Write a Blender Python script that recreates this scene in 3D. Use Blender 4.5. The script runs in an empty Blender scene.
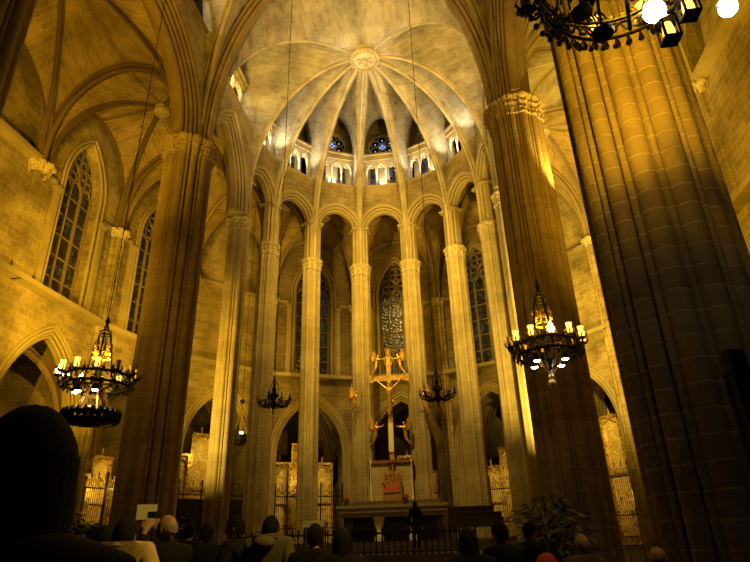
import bpy, bmesh, math, random
from math import sin, cos, pi, sqrt, hypot, atan2
from mathutils import Vector, Matrix
random.seed(7)
S = bpy.context.scene
C = S.collection
PI = pi

# ------------------------------------------------------------------ materials
def new_mat(name):
    m = bpy.data.materials.new(name); m.use_nodes = True
    nt = m.node_tree; b = nt.nodes['Principled BSDF']
    return m, nt, b

ALB = .78
def stone(name, c1, c2, mortar, bw=.62, bh=.31, ms=.018, bump=.5, stain=.35, rough=.85):
    c1, c2, mortar = ([q*ALB for q in c] for c in (c1, c2, mortar))
    m, nt, b = new_mat(name); N = nt.nodes; L = nt.links
    uv = N.new('ShaderNodeTexCoord')
    br = N.new('ShaderNodeTexBrick')
    br.inputs['Scale'].default_value = 1; br.inputs['Brick Width'].default_value = bw
    br.inputs['Row Height'].default_value = bh; br.inputs['Mortar Size'].default_value = ms
    br.inputs['Mortar Smooth'].default_value = .3; br.inputs['Bias'].default_value = -.1
    br.inputs['Color1'].default_value = (*c1, 1); br.inputs['Color2'].default_value = (*c2, 1)
    br.inputs['Mortar'].default_value = (*mortar, 1)
    # slightly wobbly joints
    nz0 = N.new('ShaderNodeTexNoise'); nz0.inputs['Scale'].default_value = 1.7
    L.new(uv.outputs['UV'], nz0.inputs['Vector'])
    mx0 = N.new('ShaderNodeMixRGB'); mx0.blend_type = 'ADD'; mx0.inputs['Fac'].default_value = .05
    L.new(uv.outputs['UV'], mx0.inputs['Color1']); L.new(nz0.outputs['Color'], mx0.inputs['Color2'])
    L.new(mx0.outputs[0], br.inputs['Vector'])
    nz = N.new('ShaderNodeTexNoise'); nz.inputs['Scale'].default_value = .55; nz.inputs['Detail'].default_value = 7
    nz.inputs['Roughness'].default_value = .65
    L.new(uv.outputs['Object'], nz.inputs['Vector'])
    rp = N.new('ShaderNodeValToRGB'); rp.color_ramp.elements[0].position = .32; rp.color_ramp.elements[1].position = .62
    lo = 1 - stain
    rp.color_ramp.elements[0].color = (lo, lo * .96, lo * .9, 1); rp.color_ramp.elements[1].color = (1.05, 1.03, 1, 1)
    L.new(nz.outputs['Fac'], rp.inputs['Fac'])
    mu = N.new('ShaderNodeMixRGB'); mu.blend_type = 'MULTIPLY'; mu.inputs['Fac'].default_value = 1
    L.new(br.outputs['Color'], mu.inputs['Color1']); L.new(rp.outputs['Color'], mu.inputs['Color2'])
    L.new(mu.outputs[0], b.inputs['Base Color'])
    b.inputs['Roughness'].default_value = rough; b.inputs['Specular IOR Level'].default_value = .25
    n2 = N.new('ShaderNodeTexNoise'); n2.inputs['Scale'].default_value = 9; n2.inputs['Detail'].default_value = 6
    L.new(uv.outputs['Object'], n2.inputs['Vector'])
    ad = N.new('ShaderNodeMath'); ad.operation = 'MULTIPLY_ADD'
    L.new(br.outputs['Fac'], ad.inputs[0]); ad.inputs[1].default_value = -.8; L.new(n2.outputs['Fac'], ad.inputs[2])
    bp = N.new('ShaderNodeBump'); bp.inputs['Strength'].default_value = bump; bp.inputs['Distance'].default_value = .035
    L.new(ad.outputs[0], bp.inputs['Height']); L.new(bp.outputs[0], b.inputs['Normal'])
    return m

def plain(name, col, rough=.5, metal=0, noise=0, nscale=12, bump=0, spec=.4, col2=None):
    m, nt, b = new_mat(name); N = nt.nodes; L = nt.links
    b.inputs['Base Color'].default_value = (*col, 1)
    b.inputs['Roughness'].default_value = rough; b.inputs['Metallic'].default_value = metal
    b.inputs['Specular IOR Level'].default_value = spec
    tc = N.new('ShaderNodeTexCoord'); nz = N.new('ShaderNodeTexNoise')
    nz.inputs['Scale'].default_value = nscale; nz.inputs['Detail'].default_value = 5
    L.new(tc.outputs['Object'], nz.inputs['Vector'])
    rp = N.new('ShaderNodeValToRGB'); rp.color_ramp.elements[0].position = .35; rp.color_ramp.elements[1].position = .65
    k = 1 - noise
    c2 = col2 or col
    rp.color_ramp.elements[0].color = (col[0] * k, col[1] * k, col[2] * k, 1); rp.color_ramp.elements[1].color = (*c2, 1)
    L.new(nz.outputs['Fac'], rp.inputs['Fac']); L.new(rp.outputs[0], b.inputs['Base Color'])
    if bump:
        bp = N.new('ShaderNodeBump'); bp.inputs['Strength'].default_value = bump; bp.inputs['Distance'].default_value = .02
        L.new(nz.outputs['Fac'], bp.inputs['Height']); L.new(bp.outputs[0], b.inputs['Normal'])
    return m

def emit(name, col, st):
    m, nt, b = new_mat(name)
    b.inputs['Base Color'].default_value = (*col, 1)
    b.inputs['Emission Color'].default_value = (*col, 1); b.inputs['Emission Strength'].default_value = st
    return m

def glass_dark(name):          # leaded stained glass seen from inside at night: small dark panes, a few blue ones
    m, nt, b = new_mat(name); N = nt.nodes; L = nt.links
    tc = N.new('ShaderNodeTexCoord')
    vo = N.new('ShaderNodeTexVoronoi'); vo.inputs['Scale'].default_value = 6
    L.new(tc.outputs['UV'], vo.inputs['Vector'])
    rp = N.new('ShaderNodeValToRGB'); e = rp.color_ramp.elements
    e[0].position = 0; e[0].color = (.012, .01, .012, 1); e[1].position = 1; e[1].color = (.06, .08, .22, 1)
    x = e.new(.55); x.color = (.03, .022, .02, 1); x = e.new(.8); x.color = (.02, .03, .1, 1)
    sp = N.new('ShaderNodeSeparateColor'); L.new(vo.outputs['Color'], sp.inputs[0]); L.new(sp.outputs[0], rp.inputs['Fac'])
    L.new(rp.outputs[0], b.inputs['Base Color']); b.inputs['Roughness'].default_value = .22
    b.inputs['Specular IOR Level'].default_value = .5
    bp = N.new('ShaderNodeBump'); bp.inputs['Strength'].default_value = .6; bp.inputs['Distance'].default_value = .02
    L.new(vo.outputs['Distance'], bp.inputs['Height']); L.new(bp.outputs[0], b.inputs['Normal'])
    return m

def painting(name, cols, scale=2.2, rough=.35, metal=0):
    m, nt, b = new_mat(name); N = nt.nodes; L = nt.links
    tc = N.new('ShaderNodeTexCoord')
    nz = N.new('ShaderNodeTexNoise'); nz.inputs['Scale'].default_value = scale; nz.inputs['Detail'].default_value = 3
    nz.inputs['Distortion'].default_value = 1.2
    L.new(tc.outputs['Object'], nz.inputs['Vector'])
    rp = N.new('ShaderNodeValToRGB'); e = rp.color_ramp.elements
    e[0].position = .3; e[0].color = (*cols[0], 1); e[1].position = .72; e[1].color = (*cols[-1], 1)
    for i, c in enumerate(cols[1:-1]):
        x = e.new(.3 + .42 * (i + 1) / (len(cols) - 1)); x.color = (*c, 1)
    L.new(nz.outputs['Fac'], rp.inputs['Fac']); L.new(rp.outputs[0], b.inputs['Base Color'])
    b.inputs['Roughness'].default_value = rough; b.inputs['Metallic'].default_value = metal
    return m

M = {}
M['wall'] = stone('wall ashlar', (.35, .27, .12), (.50, .39, .19), (.66, .53, .28), .52, .27, .014, bump=1.0, stain=.62)
M['wall_new'] = stone('pale ashlar', (.50, .41, .24), (.57, .47, .28), (.66, .56, .36), .7, .33, .014, stain=.25)
M['vault'] = stone('vault masonry', (.44, .37, .24), (.60, .52, .36), (.70, .61, .42), .55, .28, .014, stain=.6, bump=.8)
M['shaft'] = stone('column drums', (.46, .38, .22), (.50, .42, .25), (.60, .50, .31), 5.0, .30, .010, bump=.6, stain=.4)
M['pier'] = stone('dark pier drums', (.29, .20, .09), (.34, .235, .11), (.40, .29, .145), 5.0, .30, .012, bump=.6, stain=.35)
M['bigpier'] = stone('near pier drums', (.30, .215, .09), (.37, .27, .12), (.50, .38, .18), 5.0, .29, .016, bump=1.0, stain=.35)  # joints paler, holding the light caught on their bevels
M['mold'] = stone('moulded stone', (.42, .34, .17), (.48, .39, .21), (.54, .44, .25), .9, .7, .008, bump=.35, stain=.3)
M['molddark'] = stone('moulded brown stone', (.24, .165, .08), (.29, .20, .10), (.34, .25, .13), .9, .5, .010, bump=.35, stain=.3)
M['moldmid'] = stone('moulded amber stone', (.33, .24, .115), (.39, .29, .15), (.46, .36, .19), .9, .5, .010, bump=.35, stain=.4)
M['ribdark'] = stone('very dark moulded stone', (.15, .10, .045), (.19, .13, .06), (.26, .19, .09), .9, .5, .010, bump=.35, stain=.3)  # much darker rib stone for the left aisle vaults
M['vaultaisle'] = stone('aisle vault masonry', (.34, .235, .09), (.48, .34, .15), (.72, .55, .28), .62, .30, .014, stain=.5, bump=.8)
M['rib'] = plain('rib stone', (.48, .39, .22), .85, 0, .25, 1.5, .3, .2, (.56, .46, .29))
M['capital'] = plain('carved capital stone', (.48, .38, .21), .8, 0, .45, 14, .9, .2, (.56, .46, .28))
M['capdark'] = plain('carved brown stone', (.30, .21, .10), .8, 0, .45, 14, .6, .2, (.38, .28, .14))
M['tracery'] = plain('tracery stone', (.46, .38, .25), .8, 0, .25, 6, .3, .2)
M['marbledark'] = plain('platform stone', (.13, .10, .065), .7, 0, .3, 2, .2)
M['walldark'] = stone('shaded ashlar', (.22, .165, .08), (.30, .23, .115), (.46, .36, .19), .62, .30, .017, bump=1.0, stain=.5)  # darker ashlar copy, shade of the ambulatory walls put into its colour
M['marble'] = plain('altar stone', (.30, .24, .15), .6, 0, .2, 3, .1, .3)
M['whitemarble'] = plain('white marble', (.85, .82, .72), .45, 0, .15, 6)
M['floor'] = stone('floor slabs', (.10, .08, .06), (.14, .11, .08), (.06, .05, .04), .8, .8, .02, bump=.2, rough=.45)
M['iron'] = plain('wrought iron', (.012, .010, .008), .5, .6, .3, 30, .2)
M['wtracery'] = plain('window stone', (.22, .16, .08), .85, 0, .25, 6, .3, .2)
M['ironrail'] = plain('dark railing iron', (.02, .015, .01), .45, .6, .2, 30)
M['gold'] = plain('gilded metal', (.62, .38, .10), .42, .8, .3, 20, .3)
M['giltwood'] = plain('gilt carved wood', (.75, .50, .16), .4, .6, .7, 6, .9, .5, (.95, .68, .24))
M['bronze'] = plain('gilded bronze', (.42, .28, .09), .5, .7, .4, 12, .3)
M['glassdark'] = glass_dark('stained glass at night')
M['bluelite'] = emit('blue window light', (.30, .42, 1), 1.0)
M['bulb'] = emit('warm bulb', (1, .66, .24), 22)
M['bulbwhite'] = emit('white lamp', (1, .88, .62), 55)
M['bulbdim'] = emit('dim candle glass', (1, .50, .07), 3.5)
M['candleglass'] = plain('amber candle glass', (.75, .5, .15), .25, 0, .2, 10, 0, .6)
M['redwood'] = plain('red brown wood', (.28, .10, .04), .5, 0, .4, 8, .2)
M['oak'] = plain('oak wood', (.62, .38, .12), .5, 0, .4, 8, .2)
M['darkwood'] = plain('dark carved wood', (.035, .018, .01), .45, 0, .4, 8, .2)
M['thronewood'] = plain('carved throne wood', (.34, .15, .06), .45, 0, .5, 20, .3, .5, (.48, .25, .11))
M['paint1'] = painting('panel painting a', [(.30, .08, .03), (.75, .55, .2), (.45, .32, .12), (.85, .7, .35), (.12, .10, .06)], 2.0)
M['paint2'] = painting('panel painting b', [(.10, .08, .05), (.55, .4, .15), (.8, .65, .3), (.5, .1, .04), (.15, .12, .09)], 2.6)
M['paint3'] = painting('carved gilt relief', [(.35, .22, .06), (.75, .52, .18), (.95, .78, .38), (.6, .4, .12)], 3.5, .4, .3)
M['red'] = plain('red cloth', (.6, .05, .02), .7, 0, .3, 8)
M['leaf'] = plain('dark leaves', (.02, .05, .015), .5, 0, .4, 12, 0, .4, (.05, .10, .03))
M['flower'] = plain('red petals', (.5, .04, .04), .6, 0, .3, 30)
M['petal_pale'] = plain('pale petals', (.75, .6, .45), .6, 0, .3, 30)
M['pot'] = plain('dark pot', (.05, .03, .02), .6)
M['black'] = plain('black casing', (.006, .006, .006), .5)
M['skin'] = plain('skin', (.38, .21, .12), .55, 0, .12, 12)
M['hairblack'] = plain('black hair', (.006, .004, .003), .8, 0, .5, 160, .25, .2)
M['hairgrey'] = plain('thin grey hair', (.28, .22, .16), .6, 0, .4, 60, .4)
M['cblack'] = plain('black cloth', (.008, .007, .007), .85, 0, .3, 20, .2, .2)
M['cbeige'] = plain('beige cloth', (.55, .38, .17), .85, 0, .2, 14, .3, .2)
M['cgrey'] = plain('grey cloth', (.12, .10, .07), .9, 0, .2, 14, .3, .2)
M['cbrown'] = plain('brown cloth', (.10, .065, .03), .9, 0, .3, 14, .3, .2)
M['cdenim'] = plain('dark denim', (.02, .022, .03), .85, 0, .3, 24, .2, .2)
M['white'] = plain('white paper', (.8, .72, .5), .7, 0, .05, 5)
M['shoe'] = plain('black leather', (.01, .008, .007), .4)

# ------------------------------------------------------------------ mesh collector
class G:
    def __init__(s): s.v = []; s.f = []; s.uv = []
    def vert(s, p): s.v.append(tuple(p)); return len(s.v) - 1
    def face(s, idx, uv=None): s.f.append(tuple(idx)); s.uv.append(uv)
    def quad(s, a, b, c, d, uv=None):
        i = len(s.v); s.v += [tuple(a), tuple(b), tuple(c), tuple(d)]; s.face((i, i+1, i+2, i+3), uv)
    def box(s, x0, x1, y0, y1, z0, z1, T=None):
        P = [(x0,y0,z0),(x1,y0,z0),(x1,y1,z0),(x0,y1,z0),(x0,y0,z1),(x1,y0,z1),(x1,y1,z1),(x0,y1,z1)]
        if T: P = [T(*p) for p in P]
        i = len(s.v); s.v += [tuple(p) for p in P]
        for q in ((3,2,1,0),(4,5,6,7),(0,1,5,4),(1,2,6,5),(2,3,7,6),(3,0,4,7)): s.face([i+k for k in q])
    def grid(s, rows, close_u=False, close_v=False, uvf=None, flip=False):
        nr, nc = len(rows), len(rows[0]); i0 = len(s.v)
        for r in rows: s.v += [tuple(p) for p in r]
        for a in range(nr if close_v else nr-1):
            for b in range(nc if close_u else nc-1):
                a2, b2 = (a+1) % nr, (b+1) % nc
                q = (i0+a*nc+b, i0+a*nc+b2, i0+a2*nc+b2, i0+a2*nc+b)
                uv = None
                if uvf: uv = (uvf(a,b), uvf(a,b+1), uvf(a+1,b+1), uvf(a+1,b))
                if flip: q = q[::-1]; uv = uv[::-1] if uv else None
                s.face(q, uv)
    def lathe(s, prof, c=(0,0,0), n=16, cap=True, T=None):
        rows = []
        for r, z in prof:
            row = []
            for k in range(n):
                a = 2*PI*k/n; p = (c[0]+r*cos(a), c[1]+r*sin(a), c[2]+z)
                row.append(T(*p) if T else p)
            rows.append(row)
        i0 = len(s.v); s.grid(rows, close_u=True)
        if cap:
            s.face([i0+k for k in range(n)][::-1]); e = i0+(len(rows)-1)*n; s.face([e+k for k in range(n)])
    def tube(s, pts, r, n=6, closed=False, cap=True):
        pts = [Vector(p) for p in pts]; m = len(pts); rows = []; up = None
        for i, p in enumerate(pts):
            if closed: t = pts[(i+1) % m] - pts[i-1]
            else: t = pts[min(i+1, m-1)] - pts[max(i-1, 0)]
            if t.length < 1e-9: t = Vector((0,0,1))
            t.normalize()
            if up is None: up = Vector((0,0,1)) if abs(t.z) < .9 else Vector((1,0,0))
            a = t.cross(up)
            if a.length < 1e-6: a = t.orthogonal()
            a.normalize(); b = a.cross(t); b.normalize(); up = b
            rr = r[i] if isinstance(r, (list, tuple)) else r
            rows.append([p + rr*(cos(2*PI*k/n)*a + sin(2*PI*k/n)*b) for k in range(n)])
        i0 = len(s.v); s.grid(rows, close_u=True, close_v=closed)
        if cap and not closed:
            s.face([i0+k for k in range(n)][::-1]); e = i0+(m-1)*n; s.face([e+k for k in range(n)])
    def sphere(s, c, r, n=10, m=7, sc=(1,1,1)):
        prof = [(max(1e-4, sin(PI*k/m))*r, -cos(PI*k/m)*r) for k in range(m+1)]
        rows = [[(c[0]+pr*cos(2*PI*k/n)*sc[0], c[1]+pr*sin(2*PI*k/n)*sc[1], c[2]+pz*sc[2]) for k in range(n)] for pr, pz in prof]
        s.grid(rows, close_u=True)
    def sweep(s, pts, prof, side, closed_prof=True, cap=True, uvs=1.0):
        """planar path; profile (a along side, b outward = side x tangent)"""
        pts = [Vector(p) for p in pts]; side = Vector(side).normalized(); m = len(pts); rows = []; acc = [0]
        for i in range(1, m): acc.append(acc[-1] + (pts[i]-pts[i-1]).length)
        for i, p in enumerate(pts):
            t1 = (pts[min(i+1, m-1)] - pts[i]); t0 = (pts[i] - pts[max(i-1, 0)])
            if t1.length < 1e-9: t1 = t0
            if t0.length < 1e-9: t0 = t1
            t1.normalize(); t0.normalize(); t = (t0+t1).normalized()
            k = 1/max(.5, t.dot(t1))
            o = side.cross(t); o.normalize()
            rows.append([p + a*side + b*k*o for a, b in prof])
        cum = [0]
        for i in range(1, len(prof)+1):
            q0, q1 = prof[i-1], prof[i % len(prof)]; cum.append(cum[-1] + hypot(q1[0]-q0[0], q1[1]-q0[1]))
        i0 = len(s.v); n = len(prof)
        s.grid(rows, close_u=closed_prof, uvf=lambda a, b: (acc[a], cum[b] + .37))
        if cap and closed_prof:
            s.face([i0+k for k in range(n)][::-1]); e = i0+(m-1)*n; s.face([e+k for k in range(n)])
    def build(s, name, mat, parent=None, smooth=False, kind=None, solid=0):
        me = bpy.data.meshes.new(name); me.from_pydata(s.v, [], s.f); me.update()
        ul = me.uv_layers.new(name='UVMap'); li = 0
        for fi, p in enumerate(me.polygons):
            u = s.uv[fi]
            if u is None:
                n = p.normal
                if abs(n.z) > .75:
                    u = [(s.v[k][0], s.v[k][1]) for k in s.f[fi]]
                else:
                    t = Vector((-n.y, n.x)); t.normalize()
                    u = [(s.v[k][0]*t.x + s.v[k][1]*t.y, s.v[k][2]) for k in s.f[fi]]
            for k, q in enumerate(u): ul.data[li+k].uv = q
            li += len(u)
            p.use_smooth = smooth
        if mat: me.materials.append(mat)
        if smooth:
            try: me.set_sharp_from_angle(angle=math.radians(40))
            except Exception: pass
        o = bpy.data.objects.new(name, me); C.objects.link(o)
        if parent: o.parent = parent
        if kind: o['kind'] = kind
        if solid:
            md = o.modifiers.new('thick', 'SOLIDIFY'); md.thickness = solid; md.offset = -1
        return o

def empty(name, loc=(0,0,0), rz=0, label=None, cat=None, group=None, kind=None):
    o = bpy.data.objects.new(name, None); C.objects.link(o); o.location = loc; o.rotation_euler = (0,0,rz)
    o.empty_display_size = .2
    if label: o['label'] = label
    if cat: o['category'] = cat
    if group: o['group'] = group
    if kind: o['kind'] = kind
    return o
def tag(o, label, cat, group=None, kind=None):
    o['label'] = label; o['category'] = cat
    if group: o['group'] = group
    if kind: o['kind'] = kind
    return o
def dup(root, loc, rz=0, label=None, group=None):
    def cp(o, par):
        c = o.copy(); C.objects.link(c)
        if par is not None: c.parent = par
        for ch in [x for x in S.objects if x.parent == o]: cp(ch, c)
        return c
    r = cp(root, None); r.location = loc; r.rotation_euler = (0,0,rz)
    if label: r['label'] = label
    if group: r['group'] = group
    return r

# ------------------------------------------------------------------ plan of the church
W = 6.4                      # half width of the nave
YC, R, DE = 5.82, 6.43, .4536
COLS = [(R*sin((i-3.5)*DE), YC + R*cos((i-3.5)*DE)) for i in range(8)]       # the eight apse columns
YP, YQ, YR = 0.0, -9.75, -19.5
XW = 13.0
RO = 12.7
PIERS = [(RO*sin((i-3.5)*DE), YC + RO*cos((i-3.5)*DE)) for i in range(8)]
PIERS[0] = (-12.9, 5.75); PIERS[7] = (12.9, 5.75)
ZC = 16.2                    # top of capitals
ZT = 21.5                    # sill of the triforium
BOSS = Vector((0, YC, 26.1))

class Fr:                    # bay frame: s along, n to the left of travel, z up
    def __init__(f, a, b):
        f.a = Vector((a[0], a[1], 0)); d = Vector((b[0]-a[0], b[1]-a[1], 0)); f.L = d.length; f.u = d/f.L
        f.n = Vector((-f.u.y, f.u.x, 0))
    def __call__(f, s, n, z): return f.a + f.u*s + f.n*n + Vector((0,0,z))

def arch2(a, h, n=12, st=0):
    """two-centred (or flattened) pointed arch, half width a, rise h, on stilts st; left foot to right foot"""
    if h >= a:
        r = (a*a + h*h)/(2*a); out = []
        th = math.asin(min(1, h/r))
        for k in range(n+1):
            t = th*k/n; out.append((-(a - r + r*cos(t)), r*sin(t)))
    else:
        out = [(-a*cos(PI/2*k/n), h*sin(PI/2*k/n)) for k in range(n+1)]
    left = out; right = [(-x, z) for x, z in out[:-1]][::-1]
    pts = [(x, z+st) for x, z in left+right]
    if st > 0: pts = [(-a, 0)] + pts + [(a, 0)]
    return pts

def panel(g, F, s0, s1, z0, z1, op=None, n0=0, n1=.5, top=False):
    """wall slab with an optional arched opening op=(centre s, zbase, pts)"""
    def rect(a, b, c, d):
        if b-a < 1e-4 or d-c < 1e-4: return
        g.box(a, b, n0, n1, c, d, F)
    if not op: rect(s0, s1, z0, z1); return
    c, zb, pts = op
    P = [(c+x, zb+z) for x, z in pts]
    xl, xr = P[0][0], P[-1][0]
    rect(s0, xl, z0, z1); rect(xr, s1, z0, z1); rect(xl, xr, z0, zb)
    for (xa, za), (xb, zb_) in zip(P[:-1], P[1:]):
        if abs(xb-xa) < 1e-6: continue
        q = [F(xa, n0, za), F(xb, n0, zb_), F(xb, n0, z1), F(xa, n0, z1)]
        g.quad(*q[::-1])
        q = [F(xa, n1, za), F(xb, n1, zb_), F(xb, n1, z1), F(xa, n1, z1)]; g.quad(*q)
        g.quad(F(xa, n0, za), F(xa, n1, za), F(xb, n1, zb_), F(xb, n0, zb_))
        g.quad(F(xa, n0, z1), F(xb, n0, z1), F(xb, n1, z1), F(xa, n1, z1))

def mould_profile(T, Rm, k, inner=.12, amp=.075):
    """scalloped section of an arch: from the front face in to the soffit and out to the back face"""
    def side(sg):
        pts = []
        a0, b0 = sg*T/2, Rm; a1, b1 = sg*inner/2, 0
        L = hypot(a1-a0, b1-b0); nx, ny = (b1-b0)/L, -(a1-a0)/L
        if sg < 0: nx, ny = -nx, -ny
        # normal pointing to the opening side (towards lower b and outward a)
        if ny > 0: nx, ny = -nx, -ny
        n = k*6
        for i in range(n+1):
            t = i/n; q = abs(sin(PI*k*t)); w = (q**.5 - (.55 if q < .1 and 0 < i < n else 0))*amp
            pts.append((a0+(a1-a0)*t + nx*w, b0+(b1-b0)*t + ny*w))
        return pts
    f = side(-1); b = side(1)[::-1]
    return f + b
def round_prof(r, n=10, cx=0, cy=0): return [(cx+r*cos(2*PI*k/n), cy+r*sin(2*PI*k/n)) for k in range(n)]
RIBP = [(-.18,.12),(-.18,-.02),(-.165,-.06),(-.13,-.075),(-.10,-.06),(-.095,-.03),(-.075,-.03),(-.07,-.10),(-.085,-.14),(-.08,-.19),(-.045,-.225),(-.02,-.235),(-.02,-.27),(.02,-.27),(.02,-.235),(.045,-.225),(.08,-.19),(.085,-.14),(.07,-.10),(.075,-.03),(.095,-.03),(.10,-.06),(.13,-.075),(.165,-.06),(.18,-.02),(.18,.12)]
def ribprof(k): return [(a*k, b*k) for a, b in RIBP]

# ------------------------------------------------------------------ vaults
def ell(L, zs, zb, n=18, r0=0, p=1.0):
    """rib from springing (r=L) to crown (r=r0)"""
    return [(r0 + (L-r0)*cos(PI/2*k/n)**p, zs + (zb-zs)*sin(PI/2*k/n)) for k in range(n+1)]
def rib3(foot, crown, zs, zb, n=18):
    f = Vector((foot[0], foot[1], 0)); c = Vector((crown[0], crown[1], 0)); d = f-c; L = d.length; d /= L
    return [c + d*r + Vector((0,0,z)) for r, z in ell(L, zs, zb, n)]
def wallarc(foot, mid, zs, za, zst, n=18, fast=1.0):
    f = Vector((foot[0], foot[1], 0)); m = Vector((mid[0], mid[1], 0)); out = []
    for k in range(n+1):
        z = zs + (za-zs)*sin(min(PI/2, PI/2*k/n*fast))
        x = 1 if z < zst else max(0, 1-((z-zst)/(za-zst))**2.3)**.5
        out.append(m + (f-m)*x + Vector((0,0,z)))
    return out
def web(g, A, B, nv=8, flip=False, sag=.0):
    """ruled severy between curve A (rib) and curve B (wall arch)"""
    n = len(A); rows = []
    for j in range(nv+1):
        v = j/nv; rows.append([A[i]*(1-v) + B[i]*v for i in range(n)])
    cum = [0]
    for i in range(1, n): cum.append(cum[-1] + (A[i]-A[i-1]).length)
    wid = (A[n//2]-B[n//2]).length
    # courses run from rib to wall, roughly level
    def uvf(a, b):
        p = rows[min(a, nv)][min(b, n-1)]; q = rows[0][min(b, n-1)]
        return ((p-q).length, cum[min(b, n-1)])
    g.grid(rows, uvf=uvf, flip=flip)
def sweep_rib(g, pts, prof):
    t = Vector((pts[-1].x-pts[0].x, pts[-1].y-pts[0].y, 0)).normalized()
    side = Vector((t.y, -t.x, 0))          # side x tangent(up) must point outward (away from the void)
    tv = (pts[1]-pts[0]).normalized()
    if side.cross(tv).dot(-t) < 0: side = -side
    g.sweep(pts, prof, side)

def quad_vault(parent, cs, zs, boss, apex, stilt, ribw=.8, skip=(), name='vault_web', edges_rib=(1,1,1,1), rmat='mold', wmat='vault'):
    """four-part ribbed vault over corners cs (in order); apex/stilt: per side i (cs[i]-cs[i+1])"""
    g = G(); n = 16
    ctr = Vector(boss)
    ribs = [rib3(c, (boss[0], boss[1]), zs, boss[2], n) for c in cs]
    for i in range(4):
        if i in skip: continue
        a, b = cs[i], cs[(i+1) % 4]; m = ((a[0]+b[0])/2, (a[1]+b[1])/2)
        for c, rb, fl in ((a, ribs[i], False), (b, ribs[(i+1) % 4], True)):
            web(g, rb, wallarc(c, m, zs, apex[i], stilt[i], n), 8, flip=fl)
    g.build(name, M[wmat], parent, smooth=True, solid=.18)
    for r_ in ribs:
        h = G(); sweep_rib(h, r_, ribprof(ribw)); h.build('rib', M[rmat], parent, smooth=True)
    h = G(); h.lathe([(.05,-.42),(.22,-.42),(.34,-.36),(.38,-.28),(.34,-.2),(.38,-.1),(.36,.05)], boss, 20)
    for k in range(8):
        a = 2*PI*k/8; h.sphere((boss[0]+.2*cos(a), boss[1]+.2*sin(a), boss[2]-.43), .07, 6, 4)
    h.sphere((boss[0], boss[1], boss[2]-.44), .09, 8, 5)
    h.build('boss', M['capital'], parent, smooth=True)
    for i in range(4):
        if not edges_rib[i]: continue
        a, b = cs[i], cs[(i+1) % 4]; m = ((a[0]+b[0])/2, (a[1]+b[1])/2)
        l = wallarc(a, m, zs, apex[i], stilt[i], 14); r_ = wallarc(b, m, zs, apex[i], stilt[i], 14)
        pts = l + r_[:-1][::-1]; h = G()
        t = Vector((b[0]-a[0], b[1]-a[1], 0)).normalized(); side = Vector((t.y, -t.x, 0))
        if side.cross(Vector((0,0,1))).dot(-t) < 0: side = -side
        h.sweep([p + Vector((0,0,-.03)) for p in pts], ribprof(edges_rib[i]), side)
        h.build('transverse_rib' if edges_rib[i] > .9 else 'wall_rib', M[rmat], parent, smooth=True)

# ------------------------------------------------------------------ clustered columns
def cluster(circles, n=120):
    out = []
    for k in range(n):
        a = 2*PI*k/n; ux, uy = cos(a), sin(a); best = 0
        for cx, cy, r in circles:
            d = ux*cx + uy*cy; q = r*r - (cx*cx+cy*cy) + d*d
            if q > 0: best = max(best, d + sqrt(q))
        out.append(best)
    return out
def ring(rs, z, k=1.0, add=0, blend=0, rb=0, noise=0):
    n = len(rs); out = []; m = 16 if rb < .7 else 26
    for i, r in enumerate(rs):
        a = 2*PI*i/n; q = (r*(1-blend) + rb*blend)*k + add + noise*(.9*max(0, cos(m*a + (PI if int(z*8) % 2 else 0)))**.6 - .35 + .35*(random.random()-.5))
        out.append((q*cos(a), q*sin(a), z))
    return out
def circles_small():
    c = [(0,0,.30)]
    for k in range(8):
        a = PI/4*k; c.append((.365*cos(a), .365*sin(a), .102))
        a += PI/8; c.append((.385*cos(a), .385*sin(a), .042))
    return c
def circles_big():
    c = [(0,0,.72)]
    for k in range(12):
        a = PI/6*k; big = k % 3 != 1
        c.append((.78*cos(a), .78*sin(a), .165 if big else .13))
        c.append((.835*cos(a+PI/12), .835*sin(a+PI/12), .042))
    return c
def make_column(name, rs, z0, zc, mat, rbig, label, group, caph=.62):
    t = empty(name, (0,0,0), 0, label, 'column', group, 'thing')
    g = G()
    lv = [(z0, 1.0)] + [(z0 + .9 + k*(zc-caph-z0-.9)/6, 1.0) for k in range(7)]
    per = [0]; n = len(rs)
    for i in range(n): per.append(per[-1] + 2*PI*rs[i]/n)
    g.grid([ring(rs, z) for z, _ in lv], close_u=True, uvf=lambda a, b: (per[b], lv[min(a, len(lv)-1)][0]))
    g.build('shaft', mat, t, smooth=True)
    b = G()
    b.grid([ring([rbig*1.25]*n, z0), ring([rbig*1.25]*n, z0+.25), ring(rs, z0+.28, 1.16, .02), ring(rs, z0+.5, 1.14, .02), ring(rs, z0+.56, 1.07, .02), ring(rs, z0+.62, 1.12), ring(rs, z0+.7, 1.1), ring(rs, z0+.78, 1.0)], close_u=True)
    b.build('base', M['mold'], t, smooth=True)
    k = G(); zz = zc-caph; m = rbig
    k.grid([ring(rs, zz-.06), ring(rs, zz-.05, 1, .05*m+.02), ring(rs, zz, 1, .05*m+.02), ring(rs, zz+.02, 1, .02),
            ring(rs, zz+caph*.22, 1, .02+.05*m, .2, m, .05*m), ring(rs, zz+caph*.34, 1, .02, .25, m, .02*m), ring(rs, zz+caph*.5, 1, .03+.09*m, .3, m, .07*m),
            ring(rs, zz+caph*.6, 1, .03, .3, m), ring(rs, zz+caph*.7, 1.0, .05+.06*m, .35, m), ring(rs, zz+caph*.78, 1.0, .05+.15*m, .35, m),
            ring(rs, zz+caph*.86, 1.0, .05+.17*m, .35, m), ring(rs, zz+caph*.9, 1.0, .05+.11*m, .3, m), ring(rs, zz+caph, 1.0, .05+.1*m, .3, m), ring([.01]*n, zz+caph)], close_u=True)
    k.build('capital', M['capital'] if rbig < .7 else M['capdark'], t, smooth=True)
    return t
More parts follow.
